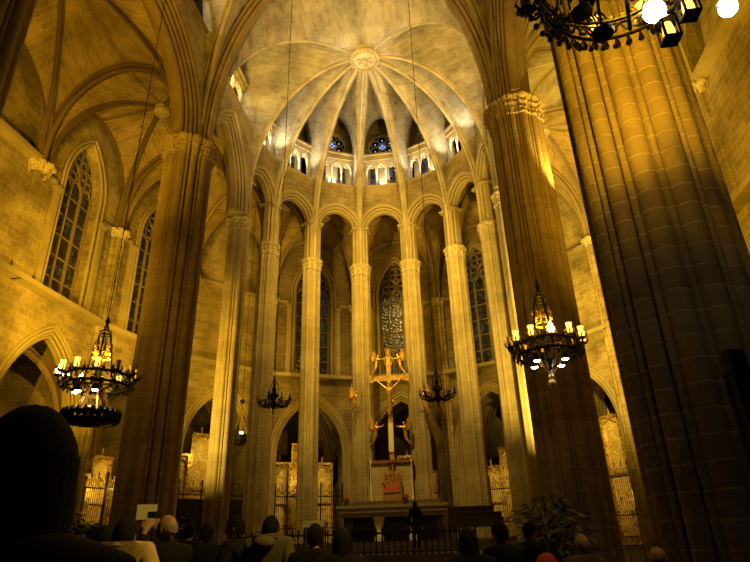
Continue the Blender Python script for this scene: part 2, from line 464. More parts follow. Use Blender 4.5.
RS = cluster([(1.14*x, 1.14*y, 1.14*r) for x, y, r in circles_small()], 176); RB = cluster(circles_big(), 288)
ord_l = ['left side of the choir, nearest the big left pier', 'second from the left around the choir, half hidden in shade', 'third from the left around the choir, left of the gilded crucifix group',
         'just left of the crucifix, behind the altar', 'just right of the crucifix, behind the altar', 'sixth from the left around the choir, right of the small black chandelier',
         'seventh around the choir, beside the tall dark blue window', 'mostly hidden behind the big dark right pier, only lit shafts showing']
col0 = None
for i, (x, y) in enumerate(COLS):
    lab = 'slender clustered stone column ' + ord_l[i]
    lab = ' '.join(lab.split()[:16])
    rz = PI/2 - (i-3.5)*DE
    if col0 is None:
        col0 = make_column('column', RS, .0, ZC-.03, M['shaft'], .5, lab, 'clustered columns around the choir'); col0.location = (x, y, 0); col0.rotation_euler = (0,0,rz)
    else: dup(col0, (x, y, 0), rz, lab)
LAB8 = ['slender fluted column brightly lit, between big left pier and shaded second column',
        'slender fluted column with shaded left side, behind the small left black chandelier',
        'slender fluted column rising in front of the left gilt altarpiece arch',
        'slender fluted column on the left of the gilded crucifix behind the altar',
        'slender fluted column on the right of the gilded crucifix behind the altar',
        'slender fluted golden column right of the small right black chandelier',
        'slender fluted golden column between tall blue window and dark right pier',
        'slender column peeping as bright shafts from behind the dark right pier']
roots = [o for o in S.objects if o.parent is None and o.get('group') == 'clustered columns around the choir']
for o, l in zip(roots, LAB8): o['label'] = l
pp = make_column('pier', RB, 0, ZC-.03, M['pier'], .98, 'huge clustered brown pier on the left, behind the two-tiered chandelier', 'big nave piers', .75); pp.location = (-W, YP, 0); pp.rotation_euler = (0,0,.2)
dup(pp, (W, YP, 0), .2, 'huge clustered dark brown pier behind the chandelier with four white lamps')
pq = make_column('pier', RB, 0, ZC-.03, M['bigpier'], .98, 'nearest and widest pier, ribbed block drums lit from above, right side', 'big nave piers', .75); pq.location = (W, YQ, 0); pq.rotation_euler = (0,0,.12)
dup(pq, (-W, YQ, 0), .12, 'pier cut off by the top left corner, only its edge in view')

# ------------------------------------------------------------------ arcade walls with arches, triforium and clerestory
GA = M['mold']
def arcade_bay(p0, p1, half, zsp, rise, name, wide, tri=True, rm=.5, T=.85, kk=3, mat=None, apexz=26.6, stz=None, zc=ZC):
    F = Fr(p0, p1); L = F.L; root = empty(name, kind='structure'); mat = mat or M['mold']
    st = zsp-zc
    ext = arch2(half+rm*.98, rise+rm*1.05, 14, st)
    g = G(); panel(g, F, 0, L, zc, ZT-.12, (L/2, zc, ext), -T/2, T/2); g.build('spandrel', M['wall'], root)
    h = G(); path = [F(L/2+x, 0, zc+z) for x, z in arch2(half, rise, 14, st)]
    side = F.n
    # outward = side x tangent must point away from the opening
    tv = Vector((0,0,1))
    if side.cross(tv).dot(-F.u) < 0: side = -side
    h.sweep(path, mould_profile(T+.06, rm, kk), side, cap=True); h.build('arch_moulding', mat, root, smooth=True)
    hood = G(); hp = [F(L/2+x, 0, zc+z) for x, z in arch2(half+rm, rise+rm, 14, st)]
    for sgn in (-1, 1):
        hood.tube([p + F.n*sgn*(T/2+.02) for p in hp], .055, 6)
    hood.build('hood_moulding', mat, root, smooth=True)
    # imposts of a narrow arch
    if st > .8:
        im = G()
        for sx in (-1, 1):
            im.box(L/2+sx*(half+rm*.45)-.3, L/2+sx*(half+rm*.45)+.3, -T/2-.03, T/2+.03, zsp-.09, zsp+.02, F)
        im.build('impost', mat, root)
    # sill cornice
    c = G()
    c.sweep([F(0, 0, ZT), F(L, 0, ZT)], [(-T/2, -.12), (-T/2-.1, -.06), (-T/2-.12, 0), (-T/2-.05, .04), (T/2, .04), (T/2, -.12)], side=F.n if F.n.cross(F.u).z > 0 else -F.n)
    c.build('sill', mat, root)
    return root, F
def triforium(root, F, nl, w, lit=True, oculus=True, zap=26.9, depth=1.3):
    """gallery: colonnettes with cusped heads, a cornice, then a recessed lunette with a round window"""
    L = F.L; T = .8; c = L/2; z0, z1 = ZT+.02, 23.55; N = 1 if F.out > 0 else -1
    X = lambda s, n, z: F(s, n*N, z)
    lw = w/nl; g = G()
    # head band with pointed lights
    for i in range(nl):
        cx = c - w/2 + lw*(i+.5)
        panel(g, X, cx-lw/2, cx+lw/2, z1-.75, z1, (cx, z1-.75, arch2(lw/2-.05, .5, 7)), -.10, .10)
        g.tube([X(cx+.17*cos(a), 0, z1-.2+.0*a) for a in (0,)] + [X(cx, 0, z1-.08)], .03, 5)
        ringp = [X(cx+.13*cos(a), -.04, z1-.42+.13*sin(a)) for a in [2*PI*k/10 for k in range(10)]]
        g.tube(ringp, .028, 5, closed=True)
    g.build('tracery', M['tracery'], root)
    for i in range(nl+1):
        k = G(); cx = c - w/2 + lw*i; p = X(cx, 0, z0)
        k.lathe([(.085,0),(.085,.08),(.06,.12),(.05,.2),(.05,z1-z0-.95),(.09,z1-z0-.85),(.09,z1-z0-.75)], p, 10)
        k.build('colonnette', M['tracery'], root, smooth=True)
    # gallery back wall, floor, balustrade, ceiling
    b = G()
    panel(b, X, 0, L, z0, z1+.4, None, depth, depth+.2); b.box(-.0, L, -.3, depth, ZT-.25, ZT-.0, X)
    b.build('gallery_wall', M['wall_new'], root)
    gl = G()
    for i in range(nl):
        if nl == 3 and i == 1: continue
        cx = c - w/2 + lw*(i+.5); gl.box(cx-lw*.38, cx+lw*.38, depth-.06, depth-.01, z0+.15, z1+.32, X)
        for q in range(6): gl.box(cx-lw*.38, cx+lw*.38, depth-.09, depth-.06, z0+.15+.4*q-.015, z0+.15+.4*q+.015, X)
    gl.build('gallery_window', M['glassdark'], root)
    if nl >= 3:
        k = G(); cx = c; 
        k.box(cx-lw*.36, cx+lw*.36, depth-.12, depth-.02, z0+.1, z0+.16, X); k.box(cx-lw*.36, cx+lw*.36, depth-.12, depth-.02, z0+.75, z0+.8, X)
        for sx in (-.36, 0, .36): k.box(cx+sx*lw-.03, cx+sx*lw+.03, depth-.12, depth-.02, z0, z0+1.35, X)
        k.build('gallery_rail', M['tracery'], root)
    d = G(); panel(d, X, c-w/2-.25, c+w/2+.25, z1, z1+.34, None, -.16, .3)
    d.box(c-w/2-.3, c+w/2+.3, -.26, .3, z1+.34, z1+.46, X); d.box(c-w/2-.3, c+w/2+.3, .0, depth+.2, z1+.40, z1+.5, X)
    d.build('cornice', M['mold'], root)
    # clerestory wall behind
    e = G(); z2 = z1+.5; rr = .92 if w < 3 else 1.05; zc = 25.5; nb = depth*.75
    circ = [(rr*cos(PI-2*PI*k/24), zc+rr*sin(PI-2*PI*k/24)) for k in range(13)]
    # upper half opening arch + lower half handled by splitting the wall at the centre line
    panel(e, X, 0, L, zc, zap+1.4, (c, zc, [(x, z-zc) for x, z in circ]), nb, nb+.45)
    P = [(x, 2*zc-z) for x, z in circ]
    for (xa, za), (xb, zb) in zip(P[:-1], P[1:]):
        e.quad(X(c+xa, nb, z2), X(c+xb, nb, z2), X(c+xb, nb, zb), X(c+xa, nb, za))
        e.quad(X(c+xa, nb, za), X(c+xb, nb, zb), X(c+xb, nb+.45, zb), X(c+xa, nb+.45, za))
    e.box(0, c-rr, nb, nb+.45, z2, zc, X); e.box(c+rr, L, nb, nb+.45, z2, zc, X)
    e.build('clerestory_wall', M['wall'], root)
    f = G()
    def cr(cx, cz, r, t): f.tube([X(c+cx+r*cos(2*PI*k/20), nb+.15, cz+r*sin(2*PI*k/20)) for k in range(20)], t, 6, closed=True)
    cr(0, zc, rr, .09)
    for k in range(6):
        a = PI/6+PI/3*k; cr(rr*.6*cos(a), zc+rr*.6*sin(a), rr*.3, .04)
    cr(0, zc, rr*.28, .045)
    f.build('rose_tracery', M['tracery'], root)
    q = G(); q.box(c-rr, c+rr, nb+.25, nb+.29, zc-rr, zc+rr, X); q.build('rose_glass', M['glassdark'], root)
    bl = G()
    for k in range(4):
        a = PI/2*k; bl.sphere(X(c+rr*.15*cos(a), nb+.2, zc+rr*.15*sin(a)), .075, 8, 5)
    for k in range(6):
        a = PI/6+PI/3*k; bl.sphere(X(c+rr*.6*cos(a), nb+.22, zc+rr*.6*sin(a)), .05, 8, 5)
    bl.build('blue_glass', M['bluelite'], root)

P_L, P_R, Q_L, Q_R = (-W, YP), (W, YP), (-W, YQ), (W, YQ)
ring_pts = [P_L] + COLS + [P_R]
apse_frames = []
for i in range(9):
    a, b = ring_pts[i], ring_pts[i+1]
    if i in (0, 8):
        half, zsp, rise, rm, T, kk, w = 1.75, 16.6, 3.2, .62, .95, 4, 3.2
    else:
        half, zsp, rise, rm, T, kk, w = .98, 18.55, 1.12, .42, .75, 3, 1.9
    root, F = arcade_bay(a, b, half, zsp, rise, 'wall_choir_arcade', i in (0, 8), rm=rm, T=T, kk=kk)
    mid = F(F.L/2, 0, 0); F.out = 1 if (F.n.dot(Vector((mid.x, mid.y-YC, 0))) > 0) else -1
    triforium(root, F, 3, w, zap=26.9)
    apse_frames.append(F)
for a, b in ((P_L, Q_L), (P_R, Q_R), (Q_R, (W, YR)), (Q_L, (-W, YR))):
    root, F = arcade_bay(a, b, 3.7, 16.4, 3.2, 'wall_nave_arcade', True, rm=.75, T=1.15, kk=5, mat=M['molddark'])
    mid = F(F.L/2, 0, 0); F.out = 1 if F.n.x*mid.x > 0 else -1
    triforium(root, F, 5, 4.2, zap=26.9)

# ------------------------------------------------------------------ choir vault
ceil = empty('ceiling', kind='structure')
feet = [(-W+.45, YP+.35)] + [(c[0]*.955, YC+(c[1]-YC)*.955) for c in COLS] + [(W-.45, YP+.35)]
ZS = 17.6
ribs = []
for i, f in enumerate(feet):
    rb = rib3(f, (0, YC), ZS, BOSS.z, 22); ribs.append(rb)
    h = G(); pts = [Vector((f[0], f[1], ZC))] + rb; sweep_rib(h, pts, ribprof(.80)); h.build('rib', M['rib'], ceil, smooth=True)
for i in range(9):
    a, b = feet[i], feet[i+1]; g = G()
    m = Vector(((ring_pts[i][0]+ring_pts[i+1][0])/2, (ring_pts[i][1]+ring_pts[i+1][1])/2, 0))
    c = Vector((0, YC, 0)); o = (m-c).normalized(); m2 = m + o*.30
    wide = i in (0, 8)
    za, zst = (26.7, 21.0) if wide else (27.3, 23.8)
    for ff, rr, wf, fl in ((a, ribs[i], ring_pts[i], False), (b, ribs[i+1], ring_pts[i+1], True)):
        wa = Vector((wf[0], wf[1], 0)) + (m - Vector((wf[0], wf[1], 0)))*.05 + o*.30
        web(g, rr, wallarc((wa.x, wa.y), (m2.x, m2.y), ZS, za, zst, 22, 1.0 if wide else 1.4), 8, flip=fl)
    g.build('vault_web', M['vault'], ceil, smooth=True, solid=.2)
# front severy towards the great transverse arch, with a ridge rib
TRZ = 26.2
def transverse(y, zs=ZC+.1, za=TRZ):
    return [Vector((-(W-.85)*cos(PI/2*k/22)**.92, y, zs+(za-zs)*sin(PI/2*k/22))) for k in range(23)]
def trans_arch(y, parent, mat):
    l = transverse(y); r_ = [Vector((-p.x, p.y, p.z)) for p in l[:-1]][::-1]
    h = G(); pts = l + r_
    h.sweep(pts, mould_profile(1.35, .75, 5), (0,-1,0)); h.build('transverse_arch', mat, parent, smooth=True)
trans_arch(YP, ceil, M['moldmid'])
g = G()
l = [p + Vector((0,.3,.7)) for p in transverse(YP)]
web(g, ribs[0], l, 8, flip=True); web(g, ribs[9], [Vector((-p.x, p.y, p.z)) for p in l], 8)
g.build('vault_web', M['vault'], ceil, smooth=True, solid=.2)
h = G(); h.sweep([BOSS + Vector((0,-.3,0)), Vector((0, .2, TRZ+.65))], ribprof(.7), (1,0,0)); h.build('rib', M['rib'], ceil, smooth=True)
# the great carved boss
bz = G()
bz.lathe([(.02,-.38),(.62,-.38),(.66,-.44),(.74,-.46),(.80,-.40),(.84,-.28),(.78,-.2),(.86,-.12),(.86,.1)], BOSS, 40)
bz.build('boss', M['rib'], ceil, smooth=True)
bf = G()
for k in range(22):
    a = 2*PI*k/22; bf.sphere((BOSS.x+.68*cos(a), BOSS.y+.68*sin(a), BOSS.z-.47), .06, 6, 4)
bf.sphere((BOSS.x, BOSS.y+.05, BOSS.z-.42), .2, 10, 6, (.8,1.3,.5)); bf.sphere((BOSS.x, BOSS.y+.33, BOSS.z-.44), .1, 8, 6, (1,1,.7))
for sx in (-1, 1):
    bf.sphere((BOSS.x+sx*.3, BOSS.y-.05, BOSS.z-.4), .13, 8, 6, (.8,1.3,.5)); bf.sphere((BOSS.x+sx*.3, BOSS.y+.16, BOSS.z-.42), .07, 8, 5)
bf.build('boss_relief', M['capital'], ceil, smooth=True)

# nave vaults (two bays towards the camera)
for ya, yb in ((YP, YQ), (YQ, YR)):
    v = empty('ceiling', kind='structure')
    xi = W-.45
    quad_vault(v, [(-xi, ya-.35), (xi, ya-.35), (xi, yb+.35), (-xi, yb+.35)], ZS-.6, (0, (ya+yb)/2, 26.6), [TRZ+.7, 26.6, TRZ+.7, 26.6], [17]*4, 1.1, edges_rib=(0,0,0,0))
    trans_arch(yb, v, M['mold'])

# ------------------------------------------------------------------ aisle and ambulatory vaults
def amb_vault(a, b, c, d, narrow, rmat='mold', wmat='vault'):
    v = empty('ceiling', kind='structure')
    def pull(p, q, k): return (p[0]+(q[0]-p[0])*k, p[1]+(q[1]-p[1])*k)
    bx = (a[0]+b[0]+c[0]+d[0])/4; by = (a[1]+b[1]+c[1]+d[1])/4
    A, B = (pull(p, (bx, by), .07) for p in (a, b)); Cc, D = (pull(p, (bx, by), .04) for p in (c, d))
    quad_vault(v, [A, B, Cc, D], ZC+.05, (bx, by, 21.3), [20.6 if not narrow else 20.3, 20.9, 20.9, 20.9], [17.2 if not narrow else 18.6, 16.6, 16.8, 16.6], .70, edges_rib=(0, 1.15, .5, 0), rmat=rmat, wmat=wmat)
outer = [(-XW, YQ), (-XW, YP)] + PIERS + [(XW, YP), (XW, YQ)]
inner = [Q_L, P_L] + COLS + [P_R, Q_R]
for i in range(11):
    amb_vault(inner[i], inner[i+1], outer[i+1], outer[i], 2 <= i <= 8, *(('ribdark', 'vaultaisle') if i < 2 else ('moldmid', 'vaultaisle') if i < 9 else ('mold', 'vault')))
for sx in (-1, 1):
    amb_vault((sx*W, YR), (sx*W, YQ), (sx*XW, YQ), (sx*XW, YR), False)

# ------------------------------------------------------------------ outer wall with side chapels
ZSILL, ZCOR = 11.15, 16.35
retables = []
win_n = [0]
def window(F, c, z0, w, h, nl, n):
    win_n[0] += 1
    r = empty('window_%d' % win_n[0], kind='structure'); X = F
    g = G(); g.box(c-w/2, c+w/2, n-.02, n+.02, z0, z0+h, X)
    g.build('pane', M['glassdark'], r)
    f = G(); zs = z0+h-w*1.15; lw = w/nl
    for i in range(nl+1):
        x = c-w/2+lw*i; f.box(x-.055, x+.055, n-.12, n+.08, z0, zs + (.0 if i in (0, nl) else .2), X)
    f.build('mullion', M['wtracery'], r)
    b = G(); k = int((zs-z0)/.95)
    for i in range(1, k+1):
        z = z0+(zs-z0)*i/(k+.4); b.box(c-w/2, c+w/2, n-.06, n-.03, z-.035, z+.035, X)
    b.build('glazing_bar', M['wtracery'], r)
    t = G(); side = F.n
    for i in range(nl):
        x = c-w/2+lw*(i+.5)
        t.tube([X(x+px, n-.03, zs+pz) for px, pz in arch2(lw/2, lw*.8, 6)], .05, 6)
    def cr(x, z, q, tt=.045): t.tube([X(x+q*cos(2*PI*j/16), n-.03, z+q*sin(2*PI*j/16)) for j in range(16)], tt, 6, closed=True)
    q = w*.235
    cr(c-w*.24, zs+lw*.62+q*.95, q); cr(c+w*.24, zs+lw*.62+q*.95, q); cr(c, zs+lw*.62+q*2.65, q)
    for (x, z) in ((c-w*.24, zs+lw*.62+q*.95), (c+w*.24, zs+lw*.62+q*.95), (c, zs+lw*.62+q*2.65)):
        for j in range(4): a = PI/4+PI/2*j; cr(x+q*.48*cos(a), z+q*.48*sin(a), q*.42, .028)
    t.build('tracery', M['wtracery'], r)
    return r
def retable(F, n, w, h, kind, label, z0=1.0):
    """gilt altarpiece at the back of a chapel, face towards -n"""
    cx = F.L/2
    r = empty('altarpiece', F(cx, n, 0), atan2(F.u.y, F.u.x), label, 'altarpiece', 'altarpieces in the side chapels')
    b = G(); b.box(-w*.45, w*.45, -1.0, -.05, 0, z0, None); b.box(-w*.48, w*.48, -1.05, 0, z0, z0+.08); b.build('altar_table', M['marble'], r)
    fr = G(); fr.box(-w/2, w/2, -.12, .12, z0+.1, z0+.45); cols = 3; cw = w/cols
    hs = [h*.82, h, h*.82]
    for i in range(cols):
        x0 = -w/2+cw*i; H = hs[i]
        fr.box(x0, x0+.13, -.2, .12, z0+.45, z0+H); fr.box(x0+cw-.13, x0+cw, -.2, .12, z0+.45, z0+H)
        fr.box(x0, x0+cw, -.24, .12, z0+H-.14, z0+H); fr.box(x0+.09, x0+cw-.09, -.16, .12, z0+.45+(H-.45)*.5-.05, z0+.45+(H-.45)*.5+.05)
        # gable of each field
        fr.tube([(x0+.1, -.14, z0+H-.5), (x0+cw/2, -.14, z0+H-.18), (x0+cw-.1, -.14, z0+H-.5)], .04, 6)
        fr.lathe([(.06,0),(.03,.2),(.05,.26),(.01,.4)], (x0+cw/2, -.05, z0+H), 8)
    fr.build('frame', M['giltwood'], r)
    for i in range(cols):
        x0 = -w/2+cw*i; H = hs[i]
        for j in range(2):
            za = z0+.5+(H-.6)*.5*j; zb = za+(H-.6)*.5-.05
            p = G(); p.box(x0+.1, x0+cw-.1, -.04, .04, za, zb); p.build('painted_panel', M[kind[(i+j) % len(kind)]], r)
    return r
def gate(F, n, w, h, label, grp='iron gates of the side chapels', solid=0):
    cx = F.L/2
    r = empty('iron_gate', F(cx, n, 0), atan2(F.u.y, F.u.x), label, 'gate', grp)
    g = G()
    for z in (.15, 1.1, h*.52, h-.5): g.box(-w/2, w/2, -.02, .02, z-.03, z+.03)
    for x in (-w/2, -w*.17, w*.17, w/2): g.box(x-.035, x+.035, -.035, .035, 0, h+.25)
    g.build('frame', M['ironrail'], r)
    if solid:
        q = G(); q.box(-w/2, w/2, .02, .035, 0, solid); q.build('darkening_sheet', M['ironrail'], r)  # solid dark sheet added to blacken the lower part of the gate
    nb = int(w/.11)
    for i in range(nb+1):
        x = -w/2+w*i/nb; b = G(); b.tube([(x, 0, .1), (x, 0, h-.1)], .012, 4); b.build('bar', M['ironrail'], r)
    ns = int(w/.38)
    for i in range(ns+1):
        x = -w/2+w*i/ns; s = G(); s.lathe([(.012,0),(.035,.08),(.012,.14),(.03,.17),(.004,.34)], (x, 0, h-.1), 6); s.build('finial', M['ironrail'], r)
        if i < ns:
            xm = x+w/ns/2
            for q in (-1, 1):
                s = G(); s.tube([(xm+q*(.02+.14*sin(t*PI)), 0, h-.48+.36*t) for t in [k/8 for k in range(9)]], .013, 4); s.build('scroll', M['ironrail'], r)
                s = G(); s.tube([(xm+q*.06+.05*cos(t), 0, h*.52+.14+.05*sin(t)) for t in [k*.7 for k in range(9)]], .013, 4); s.build('scroll', M['ironrail'], r)
    return r
pictures = [None]*11
CHLAB_OLD = {0: 'carved gilt altarpiece glowing beside the silhouetted head at left edge', 1: 'gilt altarpiece seen between the silhouetted head and big left pier', 2: 'painted altarpiece with red figure behind the brightly lit left column',
         3: 'gilt altarpiece glimpsed between the second and third choir columns', 4: 'gilt altarpiece under the wide arch behind the third choir column', 5: 'dark altarpiece hidden behind the crucifix and altar screen',
         6: 'narrow gilt altarpiece strip right of the altar', 7: 'gilt carved altarpiece under the tall blue window on the right', 8: 'altarpiece hidden by the big dark right pier', 9: 'painted altarpiece with red figure behind the right iron gate', 10: 'altarpiece at the far right behind the nearest pier'}
GLAB_OLD = {0: 'iron gate beyond the silhouetted head at the left edge', 1: 'black iron gate beside the big left pier with plants before it', 2: 'black spiked iron gate between the big left pier and lit column',
        3: 'iron gate between the first and second choir columns', 4: 'black spiked iron gate before the gilt altarpiece behind third column', 5: 'iron gate behind the altar screen',
        6: 'iron gate right of the altar, a narrow strip in view', 7: 'iron gate before the gilt altarpiece under the blue window', 8: 'iron gate behind the big dark right pier', 9: 'scrolled iron gate between the two big right piers', 10: 'iron gate behind the nearest pier at far right'}
CHLAB = {1: 'gilt altarpiece in the arched chapel behind the two-tiered chandelier', 2: 'brightly lit gilt altarpiece between the silhouetted head and the big left pier',
         3: 'painted altarpiece with red figures between big left pier and brightly lit column', 4: 'gilt framed altarpiece under the wide arch behind the third choir column',
         5: 'altarpiece behind the crucifix, a gilt strip showing right of the altar', 6: 'carved gilt altarpiece under the tall blue window on the right', 7: 'painted altarpiece with red figures between the two big right piers'}
GLAB = {1: 'iron gate under the two-tiered chandelier behind the silhouetted head', 2: 'iron gate before the brightly lit gilt altarpiece, plants in front', 3: 'black spiked iron gate between the big left pier and lit column',
        4: 'black spiked iron gate under the wide arch behind the third column', 5: 'iron gate behind the stone screen and altar', 6: 'iron gate before the carved gilt altarpiece under the blue window', 7: 'scrolled iron gate in the gap between the two big right piers'}
RDEP = {1: 3.6, 2: 1.6, 3: 2.2, 4: 3.0, 5: 2.6, 6: 2.2, 7: 2.2}
chap_frames = {}
for i in range(11):
    a, b = outer[i], outer[i+1]; F0 = Fr(a, b)
    # orient so that +n points out of the church
    mid = F0(F0.L/2, 0, 0); oc = Vector((mid.x, mid.y - min(mid.y, YC), 0))
    F = F0 if F0.n.dot(oc) > 0 else Fr(b, a)
    L = F.L; chap_frames[i] = F
    nave = i in (0, 10)
    nm = 'wall_left' if i < 2 else 'wall_right' if i > 8 else 'wall_ambulatory'
    r = empty(nm, kind='structure')
    half, zsp, rise = (2.05, 6.35, 3.3) if not nave else (3.4, 5.6, 4.0)
    g = G(); panel(g, F, 0, L, 0, ZSILL, (L/2, 0, arch2(half+.32, rise+.36, 14, zsp)), 0, .6)
    ww, wh = (2.3, 8.1)
    hasw = not nave and i not in (3, 7)
    if hasw:
        panel(g, F, 0, L, ZSILL, 21.6, (L/2, ZSILL+.12, arch2(ww/2, ww*1.1, 12, wh-ww*1.1)), 0.05, .75)
    else:
        panel(g, F, 0, L, ZSILL, ZCOR, None, .15 if nave else .1, .75)
        panel(g, F, 0, L, ZCOR, 21.6, None, .6, .95)
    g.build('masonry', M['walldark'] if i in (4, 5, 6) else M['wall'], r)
    if nave:                                   # outline of a walled-up opening
        k = G(); k.tube([F(L*.62+x, .15, 12.2+z) for x, z in arch2(1.3, .5, 8, 1.6)], .06, 5); k.build('blocked_window_frame', M['mold'], r)
    h = G(); side = F.n
    if side.cross(Vector((0,0,1))).dot(-F.u) < 0: side = -side
    h.sweep([F(L/2+x, .3, z) for x, z in arch2(half, rise, 14, zsp)], mould_profile(.72, .36, 3), side); h.build('chapel_arch', M['mold'], r, smooth=True)
    h = G(); hp = [F(L/2+x, -.03, z) for x, z in arch2(half+.45, rise+.5, 14, zsp)]; h.tube(hp, .07, 6); h.build('hood_moulding', M['mold'], r, smooth=True)
    def band(z, pr, nm_, n0=0):
        c = G(); c.sweep([F(-.05, n0, z), F(L+.05, n0, z)], [(.05, -.12), (-.03*pr, -.11), (-.05*pr, -.06), (-.17*pr, -.05), (-.19*pr, .0), (-.19*pr, .04), (-.02, .08), (.5, .10), (.5, -.12)], F.n if F.n.cross(F.u).z > 0 else -F.n)
        c.build(nm_, M['mold'], r)
    band(ZSILL, 1.0, 'string_course')
    if nave: band(ZCOR, 1.1, 'cornice', .15)
    if hasw:
        window(F, L/2, ZSILL+.15, ww-.1, wh-.1, 3, .5)
        h = G()
        jamb = [F(L/2+x, .05, ZSILL+.12+z) for x, z in arch2(ww/2+.12, ww*1.1+.14, 12, wh-ww*1.1)]
        h.tube(jamb, .09, 8)
        jamb = [F(L/2+x, -.03, ZSILL+.12+z) for x, z in arch2(ww/2+.34, ww*1.1+.36, 12, wh-ww*1.1)]
        h.tube(jamb, .06, 6); h.build('window_surround', M['mold'], r, smooth=True)
        h = G()                        # side pilasters with impost
        for sx in (-1, 1):
            h.box(L/2+sx*(ww/2+.5)-.13, L/2+sx*(ww/2+.5)+.13, -.12, .1, ZSILL, ZCOR-.6, F)
            h.box(L/2+sx*(ww/2+.5)-.2, L/2+sx*(ww/2+.5)+.2, -.2, .1, ZCOR-.6, ZCOR-.4, F)
            x0, x1 = sorted((L/2+sx*(ww/2+.6), L/2+sx*(L/2)))
            h.box(x0, x1, -.1, .1, ZCOR-.32, ZCOR-.16, F)
        h.build('pilaster', M['mold'], r)
    # chapel room: floor, back, sides, vault, ribs
    ch = empty('wall_chapel', kind='structure'); D = 4.2
    g = G(); s0, s1 = L/2-half-.4, L/2+half+.4
    if 2 <= i <= 8 and i not in (): s0, s1 = L/2-half-.4, L/2+half+.4
    g.box(s0-.2, s0, .6, D+.6, 0, 10.2, F); g.box(s1, s1+.2, .6, D+.6, 0, 10.2, F); g.box(s0, s1, D+.6, D+.8, 0, 10.2, F)
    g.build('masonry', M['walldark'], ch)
    vv = G()
    cs = [F(s0, .6, 0), F(s1, .6, 0), F(s1, D+.6, 0), F(s0, D+.6, 0)]
    bo = F(L/2, .6+D/2, 10.0)
    for j in range(4):
        ca, cb = cs[j], cs[(j+1) % 4]; m_ = (ca+cb)/2
        for c_, fl in ((ca, False), (cb, True)):
            web(vv, rib3((c_.x, c_.y), (bo.x, bo.y), 6.2, 10.0, 10), wallarc((c_.x, c_.y), (m_.x, m_.y), 6.2, 9.8, 6.4, 10), 5, flip=fl)
    vv.build('vault_web', M['wall'], ch, smooth=True, solid=.1)
    for c_ in cs:
        h = G(); sweep_rib(h, [Vector((c_.x, c_.y, 3.5))] + rib3((c_.x, c_.y), (bo.x, bo.y), 6.2, 10.0, 10), ribprof(1.25)); h.build('rib', M['molddark'], ch, smooth=True)
    if i not in RDEP: continue
    kinds = {1: ['paint3'], 2: ['paint3'], 3: ['paint1', 'paint2'], 4: ['paint2', 'paint1'], 6: ['paint3'], 7: ['paint1', 'paint2']}.get(i, ['paint2', 'paint3'])
    retable(F, RDEP[i], {4: 4.1, 2: 3.5}.get(i, 3.8), {2: 4.7, 3: 6.6, 4: 6.5, 7: 6.4}.get(i, 5.6), kinds, CHLAB[i])
    gate(F, .25, 2*half-.12, 4.6, GLAB[i], solid={3: 3.9, 2: 2.6, 4: 1.1}.get(i, 0))
    # engaged pier between bays
# engaged piers on the outer wall
for j, (x, y) in enumerate(outer[1:-1] + [outer[0], outer[-1]]):
    r = empty('wall_pier', kind='structure'); r.location = (x*.995, y + (0 if abs(y) < 1 else -.0), 0)
    rs = cluster([(0,0,.42)] + [(.42*cos(PI/4*k), .42*sin(PI/4*k), .15) for k in range(8)], 64)
    g = G(); g.grid([ring(rs, z, .72) for z in (0, 4, 8, 12, ZC-.4)], close_u=True, uvf=lambda a, b: (b*.05, (0, 4, 8, 12, ZC-.4)[min(a, 4)])); 
    if abs(y) > .1: g.build('shaft', M['wall'], r, smooth=True)
    k = G(); k.grid([ring(rs, ZC-.45, .74), ring(rs, ZC-.3, .8, .02, .2, .5, .03), ring(rs, ZC-.14, .85, .04, .2, .5, .05), ring(rs, ZC-.1, .9, .1), ring(rs, ZC, .9, .1), ring([.01]*64, ZC)], close_u=True); k.build('capital', M['capital'], r, smooth=True)

# ------------------------------------------------------------------ floors
g = G(); g.box(-19, 19, -24, 24, -.05, .2); g.build('floor', M['floor'], kind='structure')
pf = empty('floor_presbytery', kind='structure')
g = G()
N = 20; ringo = [(5.75*sin(t), YC+5.75*cos(t)) for t in [(-1.62+3.24*k/N) for k in range(N+1)]]
base = [(-5.75, 2.6)] + ringo + [(5.75, 2.6)]
def poly_prism(g, P, z0, z1):
    n = len(P); i = len(g.v); g.v += [(x, y, z0) for x, y in P] + [(x, y, z1) for x, y in P]
    g.face([i+k for k in range(n)]); g.face([i+n+k for k in range(n)][::-1])
    for k in range(n): g.face((i+k, i+n+k, i+n+(k+1) % n, i+(k+1) % n))
poly_prism(g, base, 0, 1.2); g.build('platform', M['marbledark'], pf)
g = G(); poly_prism(g, [(-5.2, 6.4)] + [(5.2*sin(t), YC+5.2*cos(t)) for t in [(-1.45+2.9*k/N) for k in range(N+1)]] + [(5.2, 6.4)], 1.2, 1.6); g.build('platform', M['marbledark'], pf)
g = G(); poly_prism(g, [(-2.3, 10.4), (-2.6, 11.25), (2.6, 11.25), (2.3, 10.4)], 1.6, 3.3); g.build('dais', M['marbledark'], pf)
st = G()
for k in range(7):
    for sx in (-1, 1):
        x0, x1 = sorted((sx*2.9, sx*5.7)); st.box(x0, x1, 2.6-.34*(7-k), 2.6-.34*(6-k), 0, 1.2*(k+1)/8)
st.build('steps', M['marbledark'], pf)
# low walls flanking the steps
st = G()
for sx in (-1, 1):
    x0, x1 = sorted((sx*5.7, sx*5.95)); st.box(x0, x1, .2, 2.6, 0, 1.25)
st.build('parapet', M['marbledark'], pf)
# right-hand bench wall in front of the pier
b = G(); b.box(3.1, 5.3, .6, .95, .2, 1.12); b.box(3.0, 5.35, .52, 1.03, 1.12, 1.22)
tag(b.build('parapet_wall', M['marble']), 'low pale stone parapet at the foot of the big right pier', 'wall')

